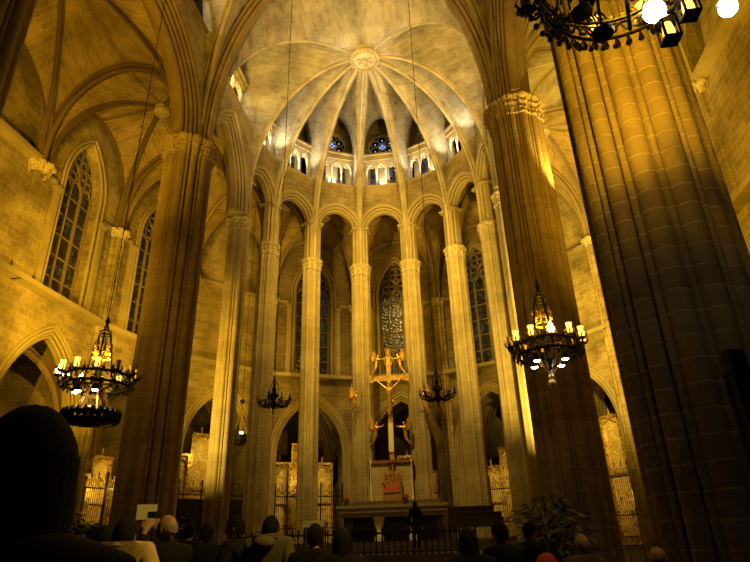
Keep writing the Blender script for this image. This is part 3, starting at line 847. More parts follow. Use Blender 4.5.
# ------------------------------------------------------------------ iron fence before the altar
fe = empty('railing', (0, 3.1, 1.2), 0, 'low iron railing with knobbed balusters in front of the altar', 'railing')
g = G(); g.box(-4.6, 3.6, -.03, .03, .62, .68); g.box(-4.6, 3.6, -.025, .025, .05, .09); g.build('rail', M['ironrail'], fe)
nb = 41
for k in range(nb):
    x = -4.6+8.2*k/(nb-1); q = G()
    q.lathe([(.045,0),(.045,.06),(.02,.1),(.032,.2),(.02,.3),(.032,.42),(.02,.5),(.035,.6),(.02,.68),(.045,.73),(.03,.79),(.005,.84)], (x, 0, 0), 8)
    q.build('baluster', M['ironrail'], fe, smooth=True)

# ------------------------------------------------------------------ altar, throne, screen
al = empty('altar', (.3, 8.8, 1.6), 0, 'long stone altar table on white capitals below the crucifix', 'altar')
g = G(); g.box(-2.3, 2.3, -.6, .6, 1.12, 1.3); g.box(-2.38, 2.38, -.66, .66, 1.3, 1.42); g.box(-2.2, 2.2, -.5, .5, .95, 1.12); g.build('table_top', M['marble'], al)
for sx in (-.62, .85):
    g = G(); g.lathe([(.20,0),(.20,.2),(.14,.24),(.14,.45),(.17,.6),(.22,.8),(.25,.84),(.25,.95)], (sx, -.2, 0), 12); g.build('marble_capital', M['whitemarble'], al, smooth=False)
g = G(); g.box(-2.1, -1.7, -.4, .4, 0, .95); g.box(1.8, 2.1, -.4, .4, 0, .95); g.box(-1.7, 1.8, .2, .4, 0, .95); g.build('support', M['darkwood'], al)

sc = empty('stone_screen', (0, 11.42, 1.6), 0, 'plain pale stone screen with wooden beam between the two central columns', 'screen')
g = G(); g.box(-.97, .97, -.08, .1, 0, 3.45); g.build('panel', M['wall_new'], sc)
g = G(); g.box(-1.12, 1.12, -.18, .1, 3.45, 3.6); g.box(-1.0, 1.0, -.14, .1, 3.38, 3.45)
g.lathe([(.01,-.1),(.15,-.08),(.22,0),(.22,.1)], (.05, -.14, 3.47), 16); g.build('beam', M['redwood'], sc)
for sx in (-1.0, 1.0):
    g = G(); g.lathe([(.05,0),(.03,.05),(.03,1.95),(.06,2.02),(.06,2.1)], (sx, -.2, 1.5), 8); g.build('post', M['whitemarble'], sc, smooth=True)

th = empty('throne', (.1, 10.7, 3.3), 0, 'carved red brown throne with pinnacled back on the dais', 'chair')
g = G(); g.box(-.36, .36, -.35, .3, .32, .42); g.box(-.32, .32, -.3, .3, 0, .32); g.build('seat', M['thronewood'], th)
g = G(); g.box(-.34, .34, .22, .3, .4, 1.12)
for k, x in enumerate((-.36, -.18, 0, .18, .36)):
    hh = (1.15, 1.25, 1.42, 1.25, 1.15)[k]
    g.box(x-.035, x+.035, .18, .32, .3, hh-.12); g.lathe([(.06,-.14),(.05,-.1),(.02,.02),(.035,.05),(.004,.14)], (x, .25, hh), 8)
for x in (-.27, -.09, .09, .27):
    g.tube([(x-.08, .2, .85), (x, .2, 1.03), (x+.08, .2, .85)], .02, 6); g.tube([(x+.05*cos(t), .2, 1.1+.05*sin(t)) for t in [k*PI/4 for k in range(8)]], .014, 5, closed=True)
g.build('backrest', M['thronewood'], th)
for sx in (-1, 1):
    g = G(); g.box(sx*.36-.04, sx*.36+.04, -.32, .28, .62, .69); g.box(sx*.36-.035, sx*.36+.035, -.32, -.25, 0, .62); g.sphere((sx*.36, -.3, .72), .06, 8, 6); g.build('armrest', M['thronewood'], th)
g = G(); g.box(-.3, .3, -.3, .2, .42, .5); g.build('cushion', M['red'], th); th.scale = (1.12, 1.0, 1.08)

def flowers(name, loc, label, s=1.0):
    r = empty(name, loc, 0, label, 'flowers', 'flower arrangements on the altar')
    g = G(); g.lathe([(.07*s,0),(.1*s,.06*s),(.08*s,.14*s),(.11*s,.18*s)], (0,0,0), 12); g.build('bowl', M['pot'], r, smooth=True)
    f = G(); lf = G()
    for k in range(26):
        a = random.random()*6.28; e = random.random()*1.3; q = .2*s*random.uniform(.7, 1)
        p = Vector((cos(a)*sin(e), sin(a)*sin(e), cos(e)*.8))*q + Vector((0,0,.2*s))
        (f if k % 3 else lf).sphere(p, .045*s, 6, 4)
        lf.tube([(0,0,.12*s), p], .006, 4)
    f.build('blossom', M['flower'], r); lf.build('foliage', M['leaf'], r)
    return r
flowers('flower_arrangement', (-1.75, 8.7, 3.02), 'small red flower arrangement on the left end of the altar')
flowers('flower_arrangement', (.85, 8.9, 3.02), 'red flower arrangement on the altar before the throne', 1.1)

# dark stalls and table right of the altar, small lectern left
def stall(loc, w, d, h, label, rz=0, cat='furniture', name='choir_bench'):
    r = empty(name, loc, rz, label, cat)
    g = G(); g.box(-w/2, w/2, -d/2, d/2, .42, .5); g.build('seat', M['darkwood'], r)
    g = G(); g.box(-w/2, w/2, d/2-.06, d/2, .42, h)
    for k in range(6):
        x = -w/2+w*(k+.5)/6; g.box(x-.03, x+.03, d/2-.1, d/2-.06, .5, h-.06)
    g.box(-w/2-.03, w/2+.03, d/2-.12, d/2+.03, h-.06, h); g.build('backrest', M['darkwood'], r)
    for sx in (-1, 1):
        g = G(); g.box(sx*w/2-.04, sx*w/2+.04, -d/2, d/2, 0, .75); g.build('side_panel', M['darkwood'], r)
    return r
stall((3.6, 8.3, 1.6), 1.9, .6, 1.25, 'dark wooden choir bench right of the altar')
stall((3.9, 6.9, 1.6), 1.7, .5, .95, 'lower dark wooden bench in front of the choir bench')
r = empty('side_table', (-2.75, 7.2, 1.6), 0, 'small table with a white cloth left of the altar', 'table')
g = G(); g.box(-.45, .45, -.25, .25, .78, .84); g.box(-.46, .46, -.27, -.25, .6, .84); g.build('tablecloth', M['whitemarble'], r)
for sx in (-1, 1):
    for sy in (-1, 1):
        g = G(); g.box(sx*.38-.03, sx*.38+.03, sy*.2-.03, sy*.2+.03, 0, .78); g.build('leg', M['darkwood'], r)

# ------------------------------------------------------------------ crucifix with angels
cr = empty('crucifix', (.05, 11.38, 5.23), 0, 'tall gilded crucifix standing on the beam between central columns', 'crucifix')
g = G(); g.box(-.11, .11, -.05, .08, .0, 5.3); g.box(-.95, .95, -.06, .08, 3.92, 4.18)
for sx in (-1, 1): g.box(sx*.93-.09, sx*.93+.09, -.07, .09, 3.87, 4.23)
g.build('cross', M['oak'], cr)
g = G(); g.box(-.12, .12, -.14, -.06, .35, 1.75); g.build('pale_post', M['white'], cr)
g = G(); g.tube([(.2*cos(t), -.02, 5.0+.28*sin(t)) for t in [k*PI/8 for k in range(16)]], .05, 6, closed=True)
g.lathe([(.14,0),(.17,.1),(.15,.12),(.19,.28),(.1,.22)], (0, 0, 5.28), 10)
for k in range(6): a = PI/3*k; g.sphere((.17*cos(a), .17*sin(a), 5.6), .035, 6, 4)
g.build('crown', M['gold'], cr, smooth=True)

def skin_mesh(joints, edges, sub=1, remesh=None, extra=None):
    """grow one continuous surface over a skeleton; joints: name -> (co, radius or (rx,ry))"""
    me = bpy.data.meshes.new('t'); names = list(joints); idx = {n: i for i, n in enumerate(names)}
    me.from_pydata([joints[n][0] for n in names], [(idx[a], idx[b]) for a, b in edges], []); me.update()
    o = bpy.data.objects.new('t', me); C.objects.link(o)
    md = o.modifiers.new('s', 'SKIN'); md.use_smooth_shade = True
    sd = o.modifiers.new('b', 'SUBSURF'); sd.levels = sub; sd.render_levels = sub
    if not me.skin_vertices: me.attributes  # the Skin modifier adds the layer on evaluation
    if not me.skin_vertices:
        bm = bmesh.new(); bm.from_mesh(me); bm.verts.layers.skin.verify(); bm.to_mesh(me); bm.free()
    sv = me.skin_vertices[0].data
    for n in names:
        r = joints[n][1]; sv[idx[n]].radius = r if isinstance(r, tuple) else (r, r)
    sv[0].use_root = True
    dg = bpy.context.evaluated_depsgraph_get(); dg.update()
    ev = o.evaluated_get(dg); out = bpy.data.meshes.new_from_object(ev)
    bpy.data.objects.remove(o); bpy.data.meshes.remove(me)
    g = G(); g.v = [tuple(v.co) for v in out.vertices]
    for p in out.polygons: g.face(tuple(p.vertices))
    bpy.data.meshes.remove(out)
    return g
def merge(a, b):
    k = len(a.v); a.v += b.v
    for f, u in zip(b.f, b.uv): a.face(tuple(i+k for i in f), u)
    return a

# figure on the cross
J = {'pel': ((0,-.16,2.55), .11), 'waist': ((0,-.17,2.75), .085), 'chest': ((0,-.16,3.05), (.15,.11)), 'neck': ((0,-.17,3.3), .055), 'head': ((.03,-.22,3.45), .09), 'top': ((.04,-.22,3.55), .07),
     'sl': ((-.17,-.15,3.2), .065), 'el': ((-.42,-.13,3.45), .045), 'hl': ((-.7,-.12,3.74), .035), 'sr': ((.17,-.15,3.2), .065), 'er': ((.42,-.13,3.45), .045), 'hr': ((.7,-.12,3.74), .035),
     'kl': ((-.05,-.24,2.15), .07), 'fl': ((-.02,-.15,1.8), .045), 'kr': ((.07,-.24,2.15), .07), 'fr': ((.03,-.17,1.8), .045)}
Ed = [('pel','waist'),('waist','chest'),('chest','neck'),('neck','head'),('head','top'),('chest','sl'),('sl','el'),('el','hl'),('chest','sr'),('sr','er'),('er','hr'),('pel','kl'),('kl','fl'),('pel','kr'),('kr','fr')]
J = {n: ((q[0][0], q[0][1], q[0][2]+.3), q[1]) for n, q in J.items()}
skin_mesh(J, Ed).build('christ_figure', M['gold'], cr, smooth=True)
g = G(); g.lathe([(.13,-.12),(.15,0),(.14,.12)], (0,-.16,2.8), 12); g.tube([(.12,-.2,2.85), (.3,-.2,2.8), (.34,-.2,2.6)], .04, 6); g.build('loincloth', M['gold'], cr, smooth=True)

def angel(loc, rz, tilt, label, flip=1):
    r = empty('angel_figure', loc, rz, label, 'statue', 'gilded angels around the crucifix')
    r.rotation_euler = (0, tilt, rz)
    J = {'hip': ((0,0,.3), (.1,.09)), 'waist': ((0,0,.45), .08), 'chest': ((.02*flip,0,.62), (.11,.08)), 'neck': ((.04*flip,0,.76), .04), 'head': ((.06*flip,-.01,.86), .075), 'top': ((.07*flip,-.01,.93), .06),
         'sl': ((.1*flip,-.03,.68), .045), 'el': ((.26*flip,-.06,.66), .035), 'hl': ((.42*flip,-.06,.74), .028), 'sr': ((-.08*flip,-.03,.68), .045), 'er': ((.02*flip,-.16,.6), .035), 'hr': ((.2*flip,-.2,.62), .028),
         'k': ((-.06*flip,0,.1), (.1,.08)), 'f': ((-.2*flip,0,-.12), (.07,.06)), 'tail': ((-.3*flip,0,-.22), .03)}
    E_ = [('hip','waist'),('waist','chest'),('chest','neck'),('neck','head'),('head','top'),('chest','sl'),('sl','el'),('el','hl'),('chest','sr'),('sr','er'),('er','hr'),('hip','k'),('k','f'),('f','tail')]
    skin_mesh(J, E_).build('body', M['gold'], r, smooth=True)
    for q in (-1, 1):
        w = G()
        for j in range(7):      # a fan of separate feathers
            t = j/6; L_ = .62-.30*t; an = 1.25-1.05*t
            p0 = Vector((-.03*flip, .05, .68-.10*t)); tip = p0 + Vector((-cos(an)*L_*flip, .10+.08*q, sin(an)*L_*.9-.10*t))
            mid_ = p0.lerp(tip, .55) + Vector((-.03*flip, .02*q, .03))
            w.tube([p0, mid_, tip], [.035, .065, .012], 6)
        w.build('wing', M['gold'], r)
    return r
angel((-1.7, 11.1, 7.75), 0, 0, 'gilded angel with trumpet fixed to the column left of the crucifix', 1)
angel((1.8, 11.1, 7.6), 0, 0, 'gilded angel with trumpet fixed to the column right of the crucifix', -1)
angel((-.68, 11.1, 6.1), 0, 0, 'gilded angel at the lower left foot of the crucifix', 1)
angel((.78, 11.1, 6.05), 0, 0, 'gilded angel at the lower right foot of the crucifix', -1)
angel((-.6, 11.15, 9.6), 0, .1, 'gilded angel kneeling on the left arm of the cross', 1)
angel((.7, 11.15, 9.6), 0, -.1, 'gilded angel kneeling on the right arm of the cross', -1)

# ------------------------------------------------------------------ chandeliers
def chain(g, x, y, z0, z1, r=.028):
    n = int((z1-z0)/.5); g.tube([(x, y, z0), (x, y, z1)], r*.6, 5)
    for k in range(n+1): g.sphere((x, y, z0+k*(z1-z0)/max(1, n)), r*1.3, 5, 4)
def candle(parent, x, y, z, lit, s=1.0):
    g = G(); s *= .8; g.lathe([(.0,-.03*s),(.07*s,0),(.09*s,.03*s),(.04*s,.03*s),(.035*s,.1*s)], (x, y, z), 8, cap=False)
    for q in range(6):          # leafy spikes round the cup
        a = q*PI/3+.3; g.tube([(x+.05*s*cos(a), y+.05*s*sin(a), z), (x+.12*s*cos(a), y+.12*s*sin(a), z+.08*s), (x+.09*s*cos(a), y+.09*s*sin(a), z+.17*s)], [.018*s,.016*s,.004*s], 5)
    c = g.build('candle_cup', M['bronze'] if lit else M['iron'], parent, smooth=True)
    h = G(); h.lathe([(.03*s,.04*s),(.045*s,.06*s),(.06*s,.12*s),(.05*s,.19*s),(.07*s,.27*s)] if lit != 2 else [(.03*s,.04*s),(.06*s,.09*s),(.075*s,.15*s),(.05*s,.22*s),(.012*s,.30*s)], (x, y, z), 10)
    h.build('candle_glass', M['bulb'] if lit == 2 else M['bulbdim'] if lit == 1 else M['candleglass'], c, smooth=True)
def scroll(g, c, ax, r, z, t=.018, k=1):
    """wrought S-scroll in the vertical tangent plane at c"""
    cx, cy = c; ux, uy = ax
    pts = []
    for i in range(13):
        a = i/12*5.2; q = r*(1-.13*i/2)
        pts.append((cx+ux*q*cos(a)*k, cy+uy*q*cos(a)*k, z+q*sin(a)))
    g.tube(pts, t, 4)
def hoop(g, rr, z, h, t=.03, n=36):
    for zz in (z, z+h): g.tube([(rr*cos(2*PI*k/n), rr*sin(2*PI*k/n), zz) for k in range(n)], t, 5, closed=True)
def big_chandelier(loc, ztop, label, lower, lit, spots, rot=0, rad=1.0, brightspots=False, filigree=22):
    x, y, z = loc
    r = empty('chandelier', (x, y, z), rot, label, 'chandelier', 'large wrought iron chandeliers')
    g = G(); chain(g, 0, 0, 1.7, ztop-z, .02); g.build('chain', M['iron'], r)
    g = G()                                   # crown at the top of the stays
    g.lathe([(.0,1.28),(.04,1.32),(.08,1.4),(.03,1.48),(.06,1.57),(.02,1.72)], (0,0,0), 8)
    hoop(g, .12, 1.2, .1, .02, 14); g.build('crown', M['iron'], r)
    for k in range(4):
        a = PI/2*k+.4; s = G(); s.tube([(.12*cos(a), .12*sin(a), 1.25), (.20*cos(a), .20*sin(a), .8), (.34*rad*cos(a), .34*rad*sin(a), .15), (.6*rad*cos(a), .6*rad*sin(a), .0)], .026, 5)
        for q in range(3):
            t = .25+q*.25; s.sphere((cos(a)*(.12+.2*t), sin(a)*(.12+.2*t), 1.25-1.1*t), .035, 5, 4)
        s.build('stay', M['iron'], r)
    h = G(); hoop(h, .2, .62, .12, .022, 16)
    for k in range(8):
        a = PI/4*k; h.lathe([(.03,0),(.05,.05),(.02,.12),(.035,.16),(.003,.3)], (.2*cos(a), .2*sin(a), .74), 6)
    h.build('inner_crown', M['bronze'], r)
    h = G(); hoop(h, rad*.82, -.1, .24, .035 if lower != 'none' else .02)
    for k in range(filigree):
        a = 2*PI*k/filigree; c = (rad*.84*cos(a), rad*.84*sin(a)); ax = (-sin(a), cos(a))
        scroll(h, c, ax, .10, .03, .015, 1 if k % 2 else -1)
        h.lathe([(.02,0),(.045,.05),(.015,.09),(.003,.2)], (c[0], c[1], .15), 5)
        h.lathe([(.003,-.12),(.03,-.06),(.015,0)], (c[0], c[1], -.12), 5)
        h.sphere((rad*.95*cos(a), rad*.95*sin(a), -.1), .035, 5, 4)
        h.tube([(rad*.84*cos(a), rad*.84*sin(a), -.08), (rad*.95*cos(a), rad*.95*sin(a), -.1)], .012, 4)
    h.build('ring', M['iron'], r)
    a_ = G()
    for k in range(6):
        a = PI/3*k+.2; a_.tube([(.12*cos(a), .12*sin(a), -.2), (.45*rad*cos(a), .45*rad*sin(a), -.02), (.82*rad*cos(a), .82*rad*sin(a), -.05)], .022, 5)
    a_.lathe([(.02,-.45),(.07,-.3),(.12,-.2),(.05,-.05),(.08,.1),(.03,.3),(.04,.72)], (0,0,0), 10); a_.build('arm', M['iron'], r)
    for k in range(12):
        a = 2*PI*k/12; q = rad
        b = G(); b.tube([(rad*.82*cos(a), rad*.82*sin(a), -.02), (rad*.93*cos(a), rad*.93*sin(a), -.05), (q*cos(a), q*sin(a), .06)], .018, 5)
        scroll(b, (rad*.92*cos(a), rad*.92*sin(a)), (cos(a), sin(a)), .07, .04, .013)
        b.build('bracket', M['iron'], r)
        candle(r, q*cos(a), q*sin(a), .1, lit(k), 1.25)
    for a in spots:
        s = G(); cx, cy = .5*rad*cos(a), .5*rad*sin(a)
        s.lathe([(.03,.0),(.06,-.02),(.085,-.16),(.085,-.19)], (cx, cy, -.1), 10); s.tube([(cx, cy, -.1), (cx, cy, .0), (.4*cos(a), .4*sin(a), 0)], .015, 4)
        o = s.build('lamp_housing', M['iron'], r)
        s = G(); s.lathe([(.001,-.215),(.05,-.21),(.075,-.19)], (cx, cy, -.1), 10, cap=False); s.sphere((cx, cy, -.27), .065, 10, 6, (1,1,.7)); s.build('lamp_lens', M['bulbwhite'], o)
    if lower == 'ring':
        h = G(); hoop(h, .66*rad, -.95, .16, .04)
        for k in range(26):
            a = 2*PI*k/26; c = (.66*rad*cos(a), .66*rad*sin(a)); scroll(h, c, (-sin(a), cos(a)), .13, -.84, .026, 1 if k % 2 else -1)
            h.lathe([(.02,-.1),(.06,0),(.07,.12),(.03,.2)], (c[0]*1.06, c[1]*1.06, -.88), 6)
        for k in range(6):
            a = PI/3*k; h.tube([(0,0,-1.0), (.66*rad*cos(a), .66*rad*sin(a), -.92)], .03, 5)
        h.lathe([(.01,-1.08),(.2,-1.05),(.6*rad,-.98),(.62*rad,-.95)], (0,0,0), 20, cap=False)
        h.build('lower_ring', M['iron'], r)
        s = G()
        for k in range(6):
            a = PI/3*k+.3; s.tube([(.15*cos(a), .15*sin(a), -.1), (.26*cos(a), .26*sin(a), -.4), (.48*rad*cos(a), .48*rad*sin(a), -.76)], .03, 5)
        s.lathe([(.12,-.75),(.16,-.66),(.1,-.56),(.14,-.42),(.07,-.28)], (0,0,0), 10)
        s.build('gilt_stay', M['gold'], r)
    elif lower == 'finial':
        s = G()
        for k in range(4):
            a = PI/2*k+.4; s.tube([(.36*cos(a), .36*sin(a), -.12), (.22*cos(a), .22*sin(a), -.35), (.04*cos(a), .04*sin(a), -.5), (0,0,-.55)], .016, 5)
        s.lathe([(.01,-.92),(.04,-.86),(.09,-.78),(.09,-.72),(.05,-.66),(.07,-.6),(.02,-.5)], (0,0,0), 10); s.build('finial', M['bronze'], r, smooth=True)
    return r
CHL = (-5.35, -4.87, 5.33); CHR = (5.40, -4.87, 5.36)
# a = angle; camera lies towards (+x,-y) of the left one
big_chandelier(CHL, 24.9, 'two-tiered iron chandelier with bright candles at left, before big left pier', 'ring', lambda k: 2 if 5 <= k <= 7 else 1 if k in (3,4,8,9,10) else 0, [-1.0, 3.8, -2.0], rad=.88)
big_chandelier(CHR, 24.9, 'iron chandelier with four white lamps hanging before the big right pier', 'finial', lambda k: 2 if k in (9, ) else 1 if k in (0, 8, 10, 11, 7) else 0, [.75, -.75, 2.4, -2.4], rad=.80)
CHQ = (5.15, -13.5, 6.5)
qr = big_chandelier(CHQ, 24.9, 'nearest chandelier, cut by the top edge, with dazzling lamps', 'none', lambda k: 1 if k in (2, 3, 9, 10) else 0, [], rad=.95, filigree=44)
for dx, dy, dz, q in ((.10, -.10, -.74, .095), (.69, -.10, -.81, .075)):
    s = G(); s.sphere((dx, dy, dz), q, 14, 10); s.build('globe_lamp', M['bulbwhite'], qr, smooth=True)
    s = G(); s.tube([(dx, dy, dz+q), (dx, dy, -.05)], .02, 5); s.lathe([(.03,.03),(.07,.01),(.09,-.02)], (dx, dy, dz+q), 12); s.build('lamp_stem', M['iron'], qr)
for dx, dy, dz in ((-.50, -.10, -.63), (-.37, -.10, -.91)):
    s = G(); s.lathe([(.03,-.03),(.09,-.02),(.10,0),(.085,.02),(.03,.05)], (dx, dy, dz), 20); s.tube([(dx, dy, dz+.04), (dx*.8, dy*.8, -.05)], .016, 5); s.build('drip_pan', M['iron'], qr)
for dx, dz in ((.16, -1.10), (.38, -.85)):
    s = G(); s.box(dx-.07, dx+.07, -.17, -.03, dz, dz+.02)
    for ax in (-.06, .06):
        for ay in (-.16, -.04): s.box(dx+ax-.01, dx+ax+.01, ay-.01, ay+.01, dz, dz+.2)
    s.lathe([(.10,0),(.06,.05),(.02,.09)], (dx, -.10, dz+.2), 8); s.tube([(dx, -.1, dz+.28), (dx, -.1, -.05)], .014, 5); o = s.build('lantern', M['iron'], qr)
    s = G(); s.lathe([(.045,.02),(.05,.1),(.04,.19)], (dx, -.10, dz), 10); s.build('lantern_glass', M['bulbdim'], o)
s = G()
for k in range(60):
    a = PI*.65+PI*1.6*k/59; rr_ = .40+.38*(k % 4)/3; scroll(s, (rr_*cos(a), rr_*sin(a)), (-sin(a), cos(a)), .09, -.22-.10*(k % 3), .011, 1 if k % 2 else -1)
s.build('scrollwork', M['iron'], qr)['kind'] = 'stuff'

def small_chandelier(loc, ztop, label, s=1.0):
    x, y, z = loc; r = empty('chandelier', loc, 0, label, 'chandelier', 'small black iron chandeliers')
    g = G(); chain(g, 0, 0, .9*s, ztop-z, .022); g.build('chain', M['iron'], r)
    g = G(); g.lathe([(.003,-.42),(.035,-.32),(.02,-.25),(.10,-.14),(.13,-.04),(.07,.06),(.10,.14),(.16,.2),(.12,.3),(.06,.36),(.09,.44),(.03,.55),(.02,.92)], (0,0,0), 10)
    for k in range(4):
        a = PI/2*k; g.tube([(.16*cos(a), .16*sin(a), .2), (.13*cos(a), .13*sin(a), .55), (0,0,.85)], .015, 4)
    g.build('stem', M['iron'], r)
    for k in range(8):
        a = PI/4*k; b = G(); b.tube([(.08*cos(a), .08*sin(a), -.08), (.3*cos(a), .3*sin(a), -.14), (.5*cos(a), .5*sin(a), -.08), (.56*cos(a), .56*sin(a), .04)], .03, 5)
        scroll(b, (.34*cos(a), .34*sin(a)), (cos(a), sin(a)), .09, -.02, .018); scroll(b, (.46*cos(a), .46*sin(a)), (-sin(a), cos(a)), .08, .0, .018)
        b.build('arm', M['iron'], r)
        c = G(); c.lathe([(.0,0),(.07,.02),(.075,.05),(.03,.05),(.03,.2),(.0,.22)], (.56*cos(a), .56*sin(a), .04), 8, cap=False); c.build('candle', M['candleglass'] if k % 3 else M['iron'], r)
    r.scale = (s, s, s)
    return r
small_chandelier((-2.75, 1.0, 5.95), 25.3, 'small black chandelier hanging before the second choir column')
small_chandelier((2.75, 1.0, 5.85), 25.3, 'small black chandelier right of the crucifix beside a trumpet angel')
# hanging lamp with gilt triangle stays, in the left ambulatory
r = empty('hanging_lamp', (-6.97, 9.2, 6.27), 0, 'dark hanging lamp on bright triangular stays, right of the brightly lit column', 'lamp')
g = G(); chain(g, 0, 0, 1.3, 14.4, .02); g.sphere((0,0,1.75), .12, 8, 6); g.build('chain', M['iron'], r)
for k in range(4):
    a = PI/2*k+.5; s = G(); s.tube([(.0,0,1.3), (.36*cos(a), .36*sin(a), .15)], .03, 5); s.build('stay', M['gold'], r)
g = G(); g.lathe([(.01,-.35),(.3,-.3),(.42,-.1),(.42,.1),(.36,.14)], (0,0,0), 16); g.build('bowl', M['iron'], r)
g = G(); g.sphere((.12,-.2,.2), .09, 8, 6); g.build('bulb', M['bulb'], r)

# loudspeaker column on the near pier
r = empty('loudspeaker', (6.34, -10.80, 2.27), .0, 'slim black column loudspeaker fixed to the nearest pier', 'loudspeaker')
g = G(); g.box(-.09, .09, -.16, -.02, 0, 1.15); g.build('case', M['black'], r)
g = G(); g.box(-.075, .075, -.17, -.16, .03, 1.12); g.build('grille', M['iron'], r)
g = G(); g.box(-.03, .03, -.02, .03, .2, .26); g.box(-.03, .03, -.02, .03, .9, .96); g.build('bracket', M['iron'], r)

# plants at pier feet
def plant(loc, label, s, nleaf=170, seed=1, lights=False):
    rnd = random.Random(seed)
    r = empty('potted_plant', loc, 0, label, 'plant', 'potted plants at the foot of the piers')
    g = G(); g.lathe([(.17*s,0),(.24*s,.3*s),(.26*s,.34*s),(.22*s,.34*s)], (0,0,0), 14); g.build('pot', M['pot'], r, smooth=True)
    st_ = G(); lf = G()
    for k in range(nleaf):
        a = rnd.random()*6.28; e = rnd.random(); h = (.5+1.25*rnd.random()*(1-.25*e))*s; q = (.12+.55*e)*s*(.55+.45*sin(min(1, h/s)*PI*.6))
        p = Vector((q*cos(a), q*sin(a), h))
        if k % 7 == 0: st_.tube([(0,0,.3*s), (p.x*.4, p.y*.4, h*.6), p], .009*s, 4)
        d = Vector((cos(a), sin(a), rnd.uniform(-.6, .5))).normalized(); w = Vector((-sin(a), cos(a), rnd.uniform(-.4,.4))).normalized()*.045*s; l = .2*s
        i = len(lf.v); lf.v += [tuple(p), tuple(p+d*l*.5+w), tuple(p+d*l+Vector((0,0,-.03*s))), tuple(p+d*l*.5-w)]; lf.face((i, i+1, i+2)); lf.face((i, i+2, i+3))
    st_.build('stem', M['darkwood'], r); lf.build('foliage', M['leaf'], r)
    return r
plant((-7.1, -2.6, .2), 'bushy dark potted plant left of the big left pier', 1.35, 420, 3)
plant((-4.6, -1.7, .2), 'dark leafy potted plant at the foot of the big left pier', 1.25, 220, 4)
plant((5.3, -2.2, .2), 'dark leafy potted plant at the foot of the big right pier', 1.35, 420, 5)

# ------------------------------------------------------------------ people
def head_g(c, face, s=1.0):
    """sculpted head centred at c, looking along angle face (radians, 0 = +x)"""
    g = G(); n, m = 24, 18; rows = []
    for j in range(m+1):
        v = PI*j/m; row = []
        for k in range(n):
            a = 2*PI*k/n
            x, y, z = sin(v)*cos(a), sin(v)*sin(a), cos(v)
            X, Y, Z = x*.098, y*.077, z*.120
            if z < 0: X *= 1-.10*(-z); Y *= 1-.32*(-z)**1.3; X += .012*(-z)
            fr = max(0, x)
            d = hypot(y, 0)
            if fr > .5:
                X += .026*math.exp(-(y/.17)**2)*math.exp(-((z+.12)/.18)**2)       # nose
                X -= .012*math.exp(-((abs(y)-.36)/.16)**2)*math.exp(-((z-.10)/.12)**2)  # eye sockets
                X += .006*math.exp(-((z-.28)/.10)**2)                                 # brow
                X += .008*math.exp(-(y/.3)**2)*math.exp(-((z+.50)/.08)**2)           # lips
                X -= .006*math.exp(-(y/.3)**2)*math.exp(-((z+.60)/.05)**2)
                X += .010*math.exp(-(y/.28)**2)*math.exp(-((z+.82)/.12)**2)           # chin
            if x < 0: X *= 1.08
            row.append((X, Y, Z))
        rows.append(row)
    g.grid(rows, close_u=True)
    for sy in (-1, 1):
        g.sphere((-.006, sy*.078, -.005), .03, 8, 6, (.7,.32,1.1))
    ca, sa = cos(face), sin(face)
    g.v = [(c[0]+s*(x*ca-y*sa), c[1]+s*(x*sa+y*ca), c[2]+s*z) for x, y, z in g.v]
    return g
def hair_g(c, face, s=1.0, style='short'):
    g = G(); n, m = 26, 12; rows = []; rnd = random.Random(int(c[0]*1000))
    low = {'short': .42, 'long': .42, 'balding': .30}[style]
    for j in range(m+1):
        row = []
        for k in range(n):
            a = 2*PI*k/n; back = (1-cos(a))/2
            vmax = PI*(.33+.37*back**.7) if style != 'long' else PI*(.34+.46*back**.6)
            v0 = 0 if style != 'balding' else PI*.40
            if style == 'balding': vmax = PI*(.405+.24*max(0, back-.25))
            v = v0 + (vmax-v0)*j/m
            rr = 1.05 + .02*rnd.random() + (.01 if style != 'balding' else -.01)
            x, y, z = sin(v)*cos(a)*rr, sin(v)*sin(a)*rr, cos(v)*rr
            row.append((x*.100*(1.06 if x < 0 else .98), y*.081, z*.121))
        rows.append(row)
    g.grid(rows, close_u=True)
    if style == 'long':
        rows = []
        for j in range(9):
            t = j/8; z = .03-.33*t; row = []
            for inner in (0, 1):
                for k in range(25):
                    a = PI*(.40+1.2*k/24) if not inner else PI*(1.6-1.2*k/24)
                    w = (1.05+.10*sin(t*PI*.8)+.015*rnd.random())*(1 if not inner else .80)
                    row.append((.100*cos(a)*w*(1.05-.15*t)-.012*t, .086*sin(a)*w, z-.02*rnd.random()*t))
            rows.append(row)
        g.grid(rows, close_u=True)
        for k in range(0):
            a = PI*.42 + (2*PI-PI*.84)*k/39; x, y = .100*cos(a), .085*sin(a)
            g.tube([(x, y, .02), (x*1.06, y*1.08, -.08), (x*1.05-.01, y*1.15, -.2), (x*.9-.02, y*1.1, -.30-.02*(k % 3))], [.02,.022,.018,.006], 5)
    ca, sa = cos(face), sin(face)
    g.v = [(c[0]+s*(x*ca-y*sa), c[1]+s*(x*sa+y*ca), c[2]+s*z) for x, y, z in g.v]
    return g
